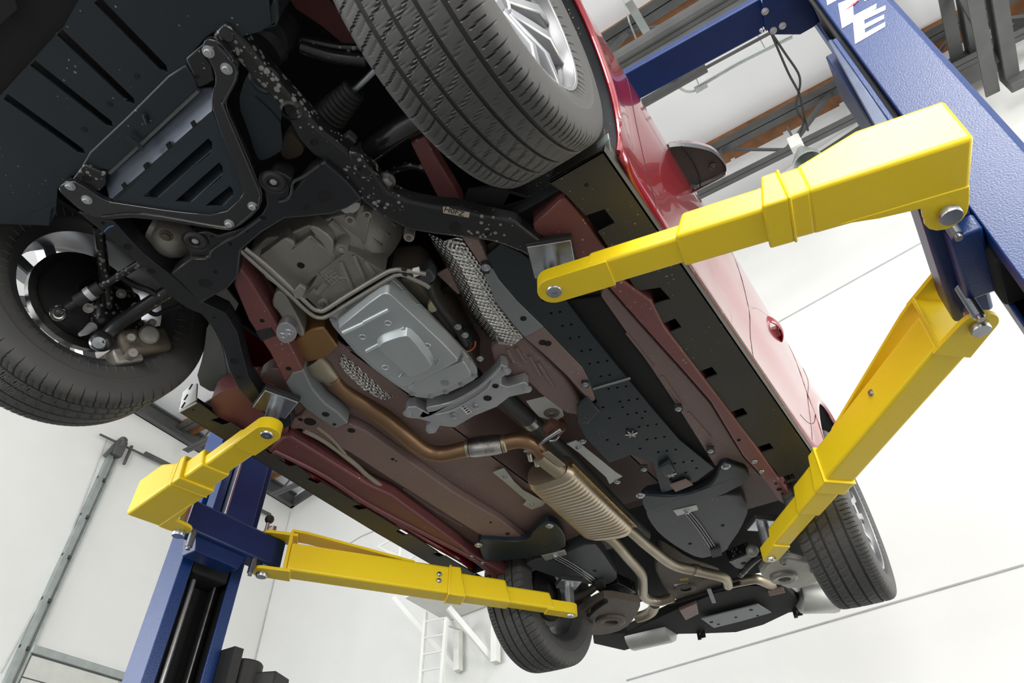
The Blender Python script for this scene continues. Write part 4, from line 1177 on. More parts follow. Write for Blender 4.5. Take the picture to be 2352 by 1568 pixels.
# ---- front undertray -------------------------------------------------------------------
mb = MB()
ZS = .345
slots = []
for a, b in (((213, -10), (375, 156)), ((124, 62), (300, 230)), ((64, 136), (250, 283)), ((2, 214), (185, 346))):
    A, B = Pz(*a, ZS), Pz(*b, ZS); d = (B-A).normalized(); r = d.cross(Z)*.010
    slots.append([A-r+d*.01, B-r, B+d*.012, B+r, A+r+d*.01])
A, B = Pz(-130, 345, ZS), Pz(188, -8, ZS); d = (B-A).normalized(); r = d.cross(Z)*.013
outer = [(-700, 600), (-420, 50), (-100, -450), (480, -520), (640, -300), (620, 0), (623, 52), (600, 70), (556, 84), (520, 60), (470, 88), (430, 135), (455, 200), (250, 395), (200, 400), (165, 405), (132, 432), (118, 480), (112, 516), (60, 512), (-60, 512), (-300, 640)]
A, B = Pz(-60, 268, ZS), Pz(205, -18, ZS); d = (B-A).normalized(); r = d.cross(Z)*.008
slots.append([A-r, B-r, B+r, A+r])
outer = [(-60, 512), (0, 514), (112, 518), (128, 490), (132, 432), (165, 405), (250, 393), (455, 203), (430, 135), (472, 86), (520, 55), (556, 84), (600, 72), (622, 52), (618, 0), (625, -120)]
P = [Pz(u, v, ZS) for u, v in outer]+[V(.50, -.62, ZS), V(.30, -.80, ZS), V(-.26, -.80, ZS), V(-.52, -.62, ZS)]
mb.prism(P, V(0, 0, .008), holes=slots)
ut = part('front_undertray', mb, m_plast, bevel=.002)
mb = MB(); mb.prism([p+V(0, 0, .03) for p in ([Pz(60, 420, ZS), Pz(200, 380, ZS), Pz(440, 180, ZS), Pz(430, 60, ZS)]+[V(.20, -.78, ZS), V(-.24, -.78, ZS), V(-.46, -.5, ZS)])], V(0, 0, .004)); mb.build('slot_backing', m_black, ut)
mb = MB(); plate(mb, [(-90, 110), (-5, 62), (40, 20), (25, -30), (-120, -30)], ZS-.004, .004); mb.build('tray_pocket', m_black, ut)
mb = MB()
for u, v in ((313, 176), (251, 239), (193, 298), (20, 42), (67, 505)):
    mb = MB(); c = Pz(u, v, ZS-.0015); r = 7*mpp(c); mb.cyl(c, Z, r, .002, 14); mb.build('fastener_hole', m_black, ut)
mb = MB(); plate(mb, [(185, 385), (205, 350), (290, 270), (385, 175), (425, 150), (448, 180), (456, 200), (250, 392)], ZS-.006, .008); mb.build('tray_ramp', m_plast, ut, bevel=.006)
mb = MB(); ptube(mb, [(293, 314, ZS-.02), (330, 344, ZS-.02)], 5, n=8); ptube(mb, [(330, 262, ZS-.012), (338, 285, ZS-.012)], 4, n=8); mb.build('tray_peg', m_plast, ut)
mb = MB(); plate(mb, [(112, 518), (118, 480), (128, 470), (60, 500), (50, 514)], ZS-.006, .01); mb.build('tray_tab', m_plast, ut)
mb = MB(); plate(mb, [(600, 72), (618, 0), (640, 0), (640, 60), (618, 66)], ZS+.005, .12, smooth=1); mb.build('tray_side_wall', m_plast, ut, bevel=.01)

# ---- engine guard and its bolted frame ----------------------------------------------------
ZG = .325
mb = MB()
louv = [[(329, 451), (478, 318), (487, 326), (487, 345), (480, 355), (361, 456)], [(402, 462), (503, 373), (511, 382), (511, 400), (505, 410), (438, 466)], [(472, 472), (528, 427), (535, 436), (535, 450), (530, 458), (512, 474)]]
nt = [[(u-6, v-6), (u+2, v-12), (u+8, v-2), (u, v+6)] for u, v in ((443, 288), (386, 338), (334, 386), (284, 430))]
body = [(262, 466), (258, 458), (480, 262), (488, 256), (556, 420), (562, 446), (511, 496), (400, 486), (300, 472)]
mb.prism(zpts(body, ZG), V(0, 0, .006), [zpts(l, ZG) for l in louv]+[zpts(q, ZG) for q in nt[1:3]])
gd = part('engine_guard', mb, m_skid, bevel=.002)
for l in louv:
    mb = MB()
    A, B, C_, D_ = Pz(*l[0], ZG+.028), Pz(*l[1], ZG+.028), Pz(*l[3], ZG+.002), Pz(*l[-1], ZG+.002)
    mb.prism([A, B, C_, D_], V(0, 0, .004)); mb.build('louvre_blade', m_skid, gd)
mb = MB(); f = [Pz(258, 458, ZG), Pz(480, 262, ZG), Pz(488, 256, ZG), Pz(488, 200, ZG+.03), Pz(456, 203, ZG+.03), Pz(250, 393, ZG+.03), Pz(243, 425, ZG+.02), Pz(250, 455, ZG+.005)]
mb.prism(f, V(0, 0, .006)); mb.build('guard_lip', mat('guard_blue_grey', (.075, .092, .125), (.06, .07, .095), .35, .3), gd, bevel=.002)
mb = MB(); ptube(mb, [(252, 396, ZG+.026), (456, 206, ZG+.026)], 6, n=8); mb.build('guard_edge', m_galv, gd)
for q in nt:
    mb = MB(); plate(mb, q, ZG-.002, .003); mb.build('drain_notch', m_black, gd, smooth=0)
ZFm = .318
outr = [(470, 88), (505, 96), (530, 128), (551, 163), (530, 208), (520, 232), (521, 252), (545, 306), (598, 428), (604, 455), (592, 488), (540, 528), (505, 529), (330, 500), (228, 506), (180, 480), (140, 446), (132, 430), (160, 412), (205, 437), (240, 463), (300, 472), (400, 487), (509, 497), (560, 449), (555, 425), (487, 256), (484, 215), (497, 187), (487, 148), (462, 116)]
mb = MB(); plate(mb, outr, ZFm, .018, smooth=1)
fr_ = part('guard_frame', mb, m_blkgl, bevel=.008, segs=3)
mb = MB()
ptube(mb, [(500, 104, ZFm-.002), (545, 164, ZFm-.002), (516, 232, ZFm-.002), (518, 254, ZFm-.002), (592, 430, ZFm-.002), (597, 455, ZFm-.002), (586, 482, ZFm-.002), (540, 520, ZFm-.002), (505, 522, ZFm-.002), (330, 493, ZFm-.002), (235, 498, ZFm-.002)], 3.2, n=8, sub=4)
mb.build('frame_bead', m_blkgl, fr_)
for u, v in ((479, 118), (521, 157), (581, 473), (527, 513), (200, 458), (161, 426)):
    mb = MB(); c = Pz(u, v, ZFm); mb.lathe([(.0001, -.009), (.0065, -.009), (.0078, -.0075), (.0078, -.003), (.0125, -.003), (.0125, 0)], c, Z, 22, False); mb.build('frame_bolt', m_aluc, fr_)
mb = MB(); plate(mb, [(165, 412), (192, 378), (240, 400), (243, 425), (228, 440), (205, 437)], ZFm+.012, .03, holes=[(200, 410, 10)]); mb.build('frame_corner', m_blkst, fr_, bevel=.004)
mb = MB(); plate(mb, [(425, 135), (478, 92), (462, 118), (487, 148), (495, 185), (456, 203)], ZFm+.02, .02, holes=[(452, 176, 5)]); mb.build('frame_corner', m_blkst, fr_, bevel=.004)

# ---- front subframe ------------------------------------------------------------------------
ZR = .335
rr_ = [(514, 53), (554, 88), (612, 159), (662, 215), (698, 252), (731, 295), (811, 358), (857, 394), (890, 441), (940, 462), (997, 474), (1059, 480), (1100, 492), (1182, 509), (1235, 550), (1290, 585), (1300, 600), (1268, 622), (1240, 612), (1225, 597), (1195, 580), (1142, 560), (1107, 553), (997, 540), (938, 530), (875, 497), (835, 466), (800, 430), (751, 377), (718, 358), (682, 318), (649, 252), (546, 143), (483, 86)]
mb = MB(); plate(mb, rr_, ZR, .05, holes=[(666, 253, 11), (722, 327, 9), (1045, 521, 13), (1119, 534, 7), (877, 473, 4), (822, 452, 4), (519, 78, .1)])
sf = part('subframe_rail', mb, m_blkst, bevel=.010, segs=3)
mb = MB(); mb.cyl(Pz(520, 80, ZR-.004), Z, .014, .004, 18); mb.build('cap_screw', m_blkgl, sf)
mb = MB(); mb.lathe([(.011, .03), (.018, -.004), (.024, 0)], Pz(668, 254, ZR), Z, 20, False); mb.build('hole_rim', m_blkgl, sf)
rl_ = [(179, 487), (232, 530), (288, 576), (332, 619), (368, 656), (398, 686), (430, 708), (464, 722), (494, 758), (511, 795), (527, 851), (547, 891), (580, 928), (625, 965), (650, 985), (672, 975), (668, 950), (597, 904), (570, 865), (557, 815), (544, 762), (517, 719), (461, 693), (420, 655), (391, 629), (361, 609), (328, 583), (259, 507), (228, 498)]
mb = MB(); plate(mb, rl_, ZR, .05, holes=[(293, 567, 9), (348, 622, 8), (237, 512, 4), (538, 829, 9), (549, 866, 6), (492, 729, 3)])
sfl = part('subframe_rail', mb, m_blkcl, bevel=.010, segs=3)
mb = MB(); ptube(mb, [(240, 532, ZR-.001), (250, 522, ZR-.001), (262, 518, ZR-.001)], 1.6, n=6); mb.build('blue_paint_mark', mat('blue_marker', (.03, .20, .50), rough=.5), sfl)
ZX = .320
xm_ = [(391, 629), (418, 609), (440, 592), (433, 575), (431, 552), (448, 536), (475, 532), (500, 542), (530, 533), (560, 522), (600, 492), (612, 470), (604, 430), (606, 410), (628, 393), (655, 402), (672, 412), (668, 440), (690, 418), (708, 396), (745, 372), (790, 410), (831, 458), (795, 480), (759, 493), (699, 499), (655, 502), (600, 535), (552, 576), (546, 636), (524, 662), (461, 697), (425, 660)]
mb = MB(); plate(mb, xm_, ZX, .05, holes=[(745, 452, 17), (472, 650, 15), (704, 477, 7), (495, 624, 5), (608, 501, 4), (567, 530, 4), (529, 560, 4), (487, 542, 4)])
sx = part('subframe_crossmember', mb, m_blkcl, bevel=.012, segs=3)
mb = MB()
ptube(mb, [(440, 592, ZX-.003), (480, 590, ZX-.003), (490, 572, ZX-.003), (545, 540, ZX-.003), (600, 500, ZX-.003)], 4, n=8, sub=4)
ptube(mb, [(641, 462, ZX-.003), (662, 456, ZX-.003), (670, 440, ZX-.003), (674, 418, ZX-.003), (702, 402, ZX-.003), (735, 378, ZX-.003)], 4, n=8, sub=4)
mb.build('pressed_edge', m_blkgl, sx)
for u, v in ((628, 418), (448, 554)):
    mb = MB(); c = Pz(u, v, ZX-.002); mb.lathe([(.012, .01), (.016, -.004), (.022, -.004), (.030, .002), (.034, -.001)], c, Z, 26, False); q = mb.build('bushing', m_rubber, sx)
    mb = MB(); mb.hexbolt(c+Z*.006, r=.009, h=.008); mb.build('bushing_bolt', m_aluc, q)
# gusset straps where the crossmember meets the rail, with speckled bracket
mb = MB(); plate(mb, [(800, 350), (822, 352), (860, 395), (848, 412), (825, 412), (806, 380)], ZR-.012, .03, holes=[(828, 386, 6)]); o = part('arm_bracket', mb, m_blkst, bevel=.006)
mb = MB(); mb.hexbolt(Pz(888, 412, .37), -Z, .016, .02); part('pivot_nut', mb, m_steelrod)
# beige paper label with its stamped code
mb = MB(); lab = [(1017, 475), (1030, 475), (1034, 478), (1050, 482), (1065, 485), (1079, 488), (1077, 500), (1060, 497), (1040, 493), (1018, 489)]
plate(mb, lab, ZR-.012, .0008); lb = part('paper_label', mb, m_paper, smooth=0)
def text_mesh(txt, name, m, parent, o_, xdir, ydir, size, shear=0., ext=.0003):
    cu = bpy.data.curves.new(name, 'FONT'); cu.body = txt; cu.size = size; cu.extrude = ext; cu.shear = shear; cu.align_x = 'CENTER'; cu.align_y = 'CENTER'
    t_ = bpy.data.objects.new(name, cu); COL.objects.link(t_)
    me = bpy.data.meshes.new_from_object(t_)
    bpy.data.objects.remove(t_)
    x = Vector(xdir).normalized(); y = (Vector(ydir)-x*Vector(ydir).dot(x)).normalized(); z = x.cross(y)
    M = Matrix((x, y, z)).transposed().to_4x4(); M.translation = Vector(o_)
    me.transform(M)
    ob = bpy.data.objects.new(name, me); COL.objects.link(ob)
    me.materials.append(m)
    if parent: attach(ob, parent)
    return ob
zl = ZR-.0128
ca = Pz(1043, 486.5, zl); cb = Pz(1060, 491, zl); cu_ = Pz(1044, 481, zl)
text_mesh('H0FZ', 'stamped_code', m_ink, lb, ca, cb-ca, cu_-ca, .022)
# black plastic covers between guard and rail
mb = MB(); plate(mb, [(562, 179), (575, 165), (589, 158), (610, 156), (632, 172), (659, 216), (655, 240), (648, 262), (644, 282), (650, 338), (640, 352), (606, 369), (589, 365), (570, 300), (546, 239)], .35, .012, smooth=1)
o = part('side_cover', mb, m_plast, bevel=.004)
mb = MB(); c = Pz(608, 183, .349); mb.lathe([(.022, 0), (.028, -.004), (.034, 0)], c, Z, 24, False); mb.lathe([(.004, 0), (.010, -.004), (.014, 0)], c, Z, 18, False); ptube(mb, [(585, 222, .349), (622, 255, .349), (644, 282, .349)], 2.5, n=6); mb.build('cover_embossing', m_plast, o)
mb = MB(); plate(mb, [(640, 340), (662, 300), (690, 330), (700, 352), (672, 368), (650, 365)], .42, .05, smooth=1); part('engine_mount_casting', mb, m_brown, bevel=.015)
mb = MB(); c = Pz(395, 545, .42); mb.sphere(c, .06, 12, .9); o = part('starter_housing', mb, m_alu); 
mb = MB(); mb.tube([Pz(350, 520, .43), Pz(420, 555, .42)], .042, 14); mb.build('starter_body', m_alu, o)
mb = MB(); mb.hexbolt(Pz(382, 540, .362), r=.012, h=.01); mb.build('bolt', m_brown, o)
# inner wings in body red seen through the gaps
mb = MB(); plate(mb, [(942, 328), (975, 314), (1012, 380), (1058, 455), (1064, 474), (1050, 482), (1018, 479), (988, 420)], .44, .05, holes=[(1045, 464, 9)]); part('inner_rail', mb, m_redsill, bevel=.005)
mb = MB(); plate(mb, [(640, -40), (800, -40), (840, 100), (800, 110), (740, 60), (680, 20)], .62, .01); part('inner_wing', mb, m_redsill)
mb = MB(); plate(mb, [(560, 600), (545, 560), (600, 620), (680, 740), (660, 745), (600, 670)], .50, .01); part('inner_wing', mb, m_redsill)
mb = MB(); plate(mb, [(477, 735), (497, 765), (512, 800), (520, 850), (531, 880), (494, 905), (448, 878), (468, 812)], .46, .006, smooth=1); part('liner_rear_half', mb, m_galv)  # pale grey stands in for a bright reflection on the liner plastic
mb = MB(); plate(mb, [(484, 683), (500, 665), (520, 662), (548, 698), (534, 730), (512, 712)], .46, .006); part('liner_flap', mb, m_galv)  # same pale grey, a reflection put into the liner's colour
mb = MB(); plate(mb, [(1062, 470), (1075, 438), (1130, 430), (1210, 455), (1290, 430), (1340, 400), (1400, 372), (1400, 380), (1300, 440), (1250, 490), (1212, 522), (1180, 508), (1100, 490)], .42, .012); part('liner_rear_half', mb, m_liner, bevel=.004)
mb = MB(); plate(mb, [(1362, 352), (1400, 318), (1408, 372), (1376, 385)], .37, .03); part('liner_bracket', mb, m_galv, bevel=.004)

# ---- steering and suspension ---------------------------------------------------------------
def rod(pts, r, m, name, z, n=14, parent=None, sub=5):
    mb = MB(); P = catmull([Pz(p[0], p[1], p[2] if len(p) > 2 else z) for p in pts], sub)
    mb.tube(P, r, n); return part(name, mb, m, parent)
def bellows(a, b, r0, r1, name, n=10):
    mb = MB(); L_ = (b-a).length; prof = [(.001, 0)]
    for i in range(n*2+1):
        t = i/(n*2); r = r0+(r1-r0)*t
        prof.append((r*(1.0 if i % 2 else .84), t*L_))
    prof.append((.001, L_))
    mb.lathe(prof, a, b-a, 24, False); return part(name, mb, m_rubber)
bellows(Pz(745, 280, .46), Pz(815, 205, .46), .045, .030, 'steering_boot')
rod([(812, 208), (850, 172), (875, 145)], .009, m_chrome, 'tie_rod', .46)
bellows(Pz(800, 395, .44), Pz(850, 345, .44), .045, .034, 'axle_boot', 6)
rod([(845, 352), (905, 308), (960, 275)], .030, m_blkgl, 'drive_shaft', .44)
rod([(640, 85), (700, 95), (780, 110), (850, 112)], .012, m_blkst, 'anti_roll_bar', .50)
rod([(690, 108), (760, 130), (840, 140)], .014, m_blkst, 'lower_link', .46)
mb = MB(); mb.tube([Pz(610, 90, .43), Pz(640, 65, .50)], [.05, .05], 18); mb.tube([Pz(612, 115, .43), Pz(630, 100, .45)], .04, 16); part('rubber_bump_stop', mb, m_rubber)
mb = MB(); mb.beam(Pz(790, 312, .40), Pz(810, 330, .40), .035, .03); part('speed_sensor', mb, m_plastg, bevel=.004)
rod([(880, 400), (940, 380), (985, 392)], .010, m_blkst, 'brake_hose', .46)
mb = MB(); a_, b_ = Pz(968, 470, .40), Pz(968, 450, .42); mb.tube([a_, b_], .006, 8); part('stud', mb, m_steelrod)
# left corner, seen through the open wheel: everything stands inboard of the brake shield
def xrod(pts, r, m, name, n=14):
    mb = MB(); P = catmull([Px(u, v, x) for u, v, x in pts], 5); mb.tube(P, r, n); return part(name, mb, m)
xrod([(140, 716, -.655), (205, 675, -.58), (292, 622, -.47), (360, 580, -.36)], .011, m_blkst, 'tie_rod')
mb = MB(); mb.tube([Px(176, 692, -.615), Px(232, 658, -.55)], .018, 14); q = part('tie_rod_sleeve', mb, m_rubber)
mb = MB(); mb.tube([Px(200, 678, -.588), Px(212, 670, -.575)], .021, 14); mb.build('tie_rod_nut', m_aluc, q)
mb = MB(); mb.sphere(Px(136, 719, -.655), .024, 12); q = part('ball_joint', mb, m_blkst)
mb = MB(); mb.lathe([(.001, -.006), (.012, -.004), (.016, 0), (.018, .006)], Px(134, 722, -.638), V(1, -.3, -.6), 16); mb.build('ball_joint_cap', m_steelrod, q)
xrod([(238, 778, -.655), (270, 745, -.62), (330, 705, -.53), (410, 655, -.42)], .021, m_blkst, 'lower_control_arm')
mb = MB(); c = Px(234, 783, -.655); mb.sphere(c, .032, 14); q = part('arm_ball_joint', mb, m_blkst)
mb = MB(); mb.lathe([(.001, .0), (.017, .002), (.023, .009), (.026, .026), (.024, .04)], Px(227, 787, -.635), V(-.75, .15, .65), 20); mb.build('joint_cap', m_chrome, q)
xrod([(226, 520, -.50), (236, 600, -.58), (250, 705, -.66)], .015, m_blkst, 'anti_roll_link')
xrod([(285, 640, -.55), (310, 655, -.52), (345, 668, -.48), (375, 690, -.47)], .009, m_rubber, 'brake_hose')
xrod([(325, 700, -.62), (355, 722, -.62), (382, 712, -.58), (420, 700, -.52)], .007, m_rubber, 'sensor_lead')
mb = MB(); mb.tube([Px(184, 768, -.64), Px(196, 762, -.65), Px(212, 750, -.66)], [.006, .010, .015], 12); part('sensor_plug', mb, m_aluc)
for u, v in ((203, 708), (278, 675), (312, 705)):
    mb = MB(); mb.hexbolt(Px(u, v, -.645), V(1, -.3, -.5), .010, .012); part('knuckle_bolt', mb, m_alu)
mb = MB(); c = Px(322, 788, -.665); M = Matrix.Rotation(.75, 3, 'X'); mb.box(c, (.075, .17, .085), M); c_ = part('brake_caliper', mb, m_brown, bevel=.018, segs=3)
for (u, v), r, nm in (((338, 772), .030, 'caliper_piston'), ((296, 780), .014, 'slide_pin'), ((300, 815), .016, 'slide_pin'), ((345, 745), .012, 'bleed_screw')):
    mb = MB(); mb.lathe([(.001, -.03), (r*.8, -.03), (r, -.024), (r, .03)], Px(u, v, -.635), V(-1, .2, .3), 18); mb.build(nm, m_alu, c_)
mb = MB(); mb.box(Px(285, 820, -.67), (.05, .09, .05), M); mb.build('caliper_bracket', m_alu, c_, bevel=.008)
mb = MB(); mb.box(Px(265, 715, -.70), (.07, .15, .16), Matrix.Rotation(.4, 3, 'X')); part('steering_knuckle', mb, m_blkst, bevel=.03, segs=3)

# ---- rear suspension, differential, bumper --------------------------------------------------
for arm, seat, rpx in (([(1322, 1414), (1345, 1395), (1370, 1380), (1394, 1370), (1460, 1383), (1474, 1384), (1460, 1416), (1436, 1444), (1391, 1458), (1343, 1458), (1314, 1442)], (1403, 1427), 35), ([(1741, 1321), (1759, 1294), (1801, 1278), (1866, 1296), (1890, 1321), (1880, 1340), (1819, 1356), (1783, 1341)], (1801, 1328), 31)):
    m_ = m_brown if arm[0][0] < 1500 else m_alu
    mb = MB(); plate(mb, arm, .30, .04, smooth=1); o = part('rear_lower_arm', mb, m_, bevel=.012, segs=3)
    c = Pz(*seat, .292); r = rpx*mpp(c)
    mb = MB(); mb.lathe([(r*.42, .03), (r*.46, -.006), (r*.8, -.010), (r*.98, -.004), (r, .03)], c, Z, 30, False); mb.build('spring_seat', m_, o)
    mb = MB(); mb.cyl(c+Z*.012, Z, r*.45, .003, 20); mb.build('seat_hole', m_black, o)
    du = -45 if arm[0][0] < 1500 else 0
    for q in (((1358, 1402), .018), ((1340, 1438), .014)) if du else (((1800, 1290), .016), ((1870, 1310), .018)):
        mb = MB(); cc = Pz(*q[0], .297); mb.lathe([(q[1]*.55, .01), (q[1]*.6, -.012), (q[1], -.012), (q[1], .01)], cc, Z, 20, False); mb.build('bush_eye', m_, o)
    mb = MB(); sp = Pz(*seat, .34); P = [sp+V(.055*math.cos(a), .055*math.sin(a), .0042*a) for a in [i*.35 for i in range(108)]]; mb.tube(P, .008, 8); part('coil_spring', mb, m_blkst)
rod([(1352, 1412), (1370, 1395), (1392, 1380)], .012, m_black, 'brake_hose', .29)
mb = MB(); mb.tube([Pz(1272, 1425, .37), Pz(1295, 1442, .37)], .03, 16); part('hub_carrier', mb, m_alu)
for pts in ([(1370, 1355), (1420, 1340), (1462, 1360), (1440, 1372), (1390, 1372)], [(1672, 1290), (1722, 1270), (1745, 1290), (1712, 1310), (1690, 1305)]):
    mb = MB(); plate(mb, pts, .38, .06, holes=[(sum(p[0] for p in pts)/5, sum(p[1] for p in pts)/5, 6)]); part('rear_subframe_mount', mb, m_blkst, bevel=.006)
rod([(1320, 1372), (1350, 1360), (1380, 1335)], .020, m_brown, 'trailing_link', .38)
rod([(1700, 1320), (1760, 1270), (1850, 1285), (1870, 1290)], .016, m_blkst, 'trailing_link', .38)
mb = MB(); mb.sphere(Pz(1728, 1264, .36), .03, 12); part('link_bush', mb, m_alu)
mb = MB(); plate(mb, [(1545, 1290), (1590, 1320), (1640, 1335), (1665, 1345), (1640, 1362), (1560, 1385), (1530, 1360), (1500, 1300), (1515, 1275)], .43, .10, smooth=1); df = part('differential', mb, m_brown, bevel=.03, segs=4)
mb = MB(); plate(mb, [(1548, 1342), (1580, 1338), (1582, 1345), (1551, 1349)], .428, .002); mb.build('data_plate', m_alusheet, df)
mb = MB(); plate(mb, [(1560, 1328), (1580, 1326), (1582, 1332), (1563, 1334)], .428, .002); mb.build('paint_mark', mat('yellow_paint_mark', (.4, .32, .03), rough=.6), df)
mb = MB(); mb.lathe([(.03, -.006), (.06, -.004), (.065, .01)], Pz(1575, 1350, .428), Z, 24, False); mb.build('cover_ring', m_brown, df)
mb = MB(); plate(mb, [(1362, 1459), (1440, 1452), (1540, 1405), (1640, 1362), (1720, 1345), (1800, 1345), (1851, 1394), (1836, 1404), (1813, 1407), (1756, 1434), (1690, 1452), (1619, 1455), (1559, 1456), (1514, 1483), (1466, 1484), (1434, 1494), (1364, 1478)], .40, .05)
bp_ = part('rear_bumper_valance', mb, m_black, bevel=.006)
for u, v in ((1605, 1455), (1825, 1404)):
    mb = MB(); c = Pz(u, v, .39); mb.box(c-V(0, 0, .01), (.02, .012, .05)); mb.box(c+V(.025, 0, -.008), (.03, .008, .04)); mb.build('valance_tab', m_blkst, bp_)
mb = MB(); plate(mb, [(1610, 1421), (1670, 1406), (1741, 1388), (1772, 1407), (1705, 1426), (1640, 1442)], .372, .008, holes=[(1634, 1428, 4), (1650, 1433, 3), (1690, 1417, 3), (1725, 1400, 4), (1740, 1413, 3)])
o = part('tow_plate', mb, m_alusheet if False else m_galv, bevel=.002)
mb = MB(); plate(mb, [(1560, 1402), (1600, 1385), (1605, 1410), (1575, 1425)], .385, .02); part('rear_crush_box', mb, m_redund, bevel=.004)
mb = MB(); plate(mb, [(1598, 1385), (1725, 1350), (1740, 1380), (1612, 1418)], .41, .03); part('spare_well', mb, m_black, bevel=.01)
mb = MB(); mb.tube([Pz(1765, 1360, .385), Pz(1800, 1352, .39)], .02, 12); part('valance_bracket', mb, m_redund)
mb = MB(); mb.beam(Pz(1628, 1352, .36), Pz(1640, 1384, .36), .022, .006); part('ground_strap', mb, m_galv, bevel=.002)
rod([(1540, 1385), (1640, 1355), (1700, 1338)], .010, m_black, 'brake_line', .385)
mb = MB(); mb.loft([[V(CX+x*.62, 3.40+.13*(1-x*x), z) for x in [-1+2*i/20 for i in range(21)]] for z in (.62, .66, .72, .85)], closed=False)
o = part('rear_bumper', mb, m_red, smooth=60); sol = o.modifiers.new('solid', 'SOLIDIFY'); sol.thickness = .02
# ================================================================== the two-post lift
def column(sg, label):
    xi, xo = (1.511, 1.690) if sg > 0 else (-1.548, -1.712)
    y0, y1, t_, lip = 1.0, 1.30, .012, .055
    s = 1 if xo > xi else -1
    r = .02*s
    P = [(xi, y0), (xo-r, y0), (xo, y0+.022), (xo, y1-.022), (xo-r, y1), (xi, y1), (xi, y1-lip), (xi+t_*s, y1-lip), (xi+t_*s, y1-t_), (xo-r-.008*s, y1-t_), (xo-t_*s, y1-.03), (xo-t_*s, y0+.03), (xo-r-.008*s, y0+t_), (xi+t_*s, y0+t_), (xi+t_*s, y0+lip), (xi, y0+lip)]
    c = thing('lift_column', label, 'lift column', ((xi+xo)/2, 1.15, ZF))
    mb = MB(); mb.prism([V(x, y, ZF+.02) for x, y in P], V(0, 0, 2.0-ZF-.02)); mb.build('channel_post', m_blue, c, bevel=.004)
    mb = MB(); mb.box(V((xi+xo)/2, 1.15, ZF+.01), (.42, .50, .02)); mb.build('base_plate', m_blue, c, bevel=.003)
    return c
colR = column(1, 'blue lift column at right with white slanted letters on its front face')
colL = column(-1, 'blue lift column at left, its open channel showing cable and ram')
mb = MB(); a = Px(448, 1300, -1.63); b = Px(386, 1568, -1.63); d = (b-a); mb.tube([V(a.x, a.y+.01, .16), V(a.x, a.y+.01, ZF+.03)], .017, 14); mb.build('ram_rod', m_chrome, colL)
mb = MB(); p = Px(505, 1310, -1.62); mb.tube([V(p.x, p.y, .16), V(p.x, p.y, ZF+.03)], .006, 8); mb.build('steel_cable', m_steelrod, colL)
mb = MB(); p = Px(470, 1430, -1.66); mb.tube([V(p.x, p.y, .2), V(p.x, p.y, ZF+.03)], .02, 10); mb.build('ram_barrel', m_black, colL)
mb = MB(); p = Px(2330, 596, 1.60); mb.tube([V(p.x, p.y, 1.9), V(p.x, p.y, ZF+.03)], .006, 8); mb.build('steel_cable', m_steelrod, colR)
mb = MB(); mb.tube([V(1.503, 1.03, 2.0), V(1.503, 1.03, .36)], .009, 8); mb.build('hydraulic_hose', m_rubber, colR)
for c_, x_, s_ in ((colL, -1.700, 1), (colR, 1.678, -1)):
    mb = MB(); mb.box2((x_, 1.02, ZF+.03), (x_+.004*s_, 1.28, 2.0)); mb.box2((x_, 1.0125, ZF+.03), (-1.56 if s_ > 0 else 1.523, 1.016, 2.0)); mb.box2((x_, 1.284, ZF+.03), (-1.56 if s_ > 0 else 1.523, 1.2875, 2.0)); mb.build('channel_shade_liner', m_black, c_, smooth=0)  # black sheets paint the shade inside the open channels
# slanted white letters on the right column
def letter(quad, polys, name, m, y=.9985):
    bl, br, tr, tl = [Py(u, v, y) for u, v in quad]
    mb = MB()
    for poly in polys:
        pts = [bl*(1-a)*(1-b)+br*a*(1-b)+tr*a*b+tl*(1-a)*b for a, b in poly]
        mb.prism(pts, V(0, .0012, 0))
    return mb.build(name, m, colR, smooth=0)
Epoly = [[(0, 0), (1, 0), (1, .22), (.34, .22), (.34, .40), (.96, .40), (.96, .60), (.34, .60), (.34, .78), (1, .78), (1, 1), (0, 1)]]
Cpoly = [[(.0, .0), (1, 0), (1, .24), (.36, .24), (.36, .76), (.66, .76), (.66, .62), (1, .62), (1, 1), (0, 1)]]
Rpoly = [[(0, 0), (.34, 0), (.34, .3), (.62, 0), (1, 0), (.72, .36), (1, .45), (1, 1), (0, 1)]]
letter(((1964, 101), (2033, 61), (2034, 12), (1959, 46)), Epoly, 'letter', m_letter)
letter(((1934, 65), (2012, 20), (2018, -30), (1925, 8)), Cpoly, 'letter', m_letter)
letter(((1900, 12), (1985, -34), (1992, -86), (1893, -40)), Rpoly, 'letter', m_letter, .9986)
letter(((1940, 24), (1972, 6), (1976, -4), (1962, 4)), [[(0, 0), (.7, .2), (1, 1), (.6, .9)]], 'red_star_point', m_redlet, .9975)
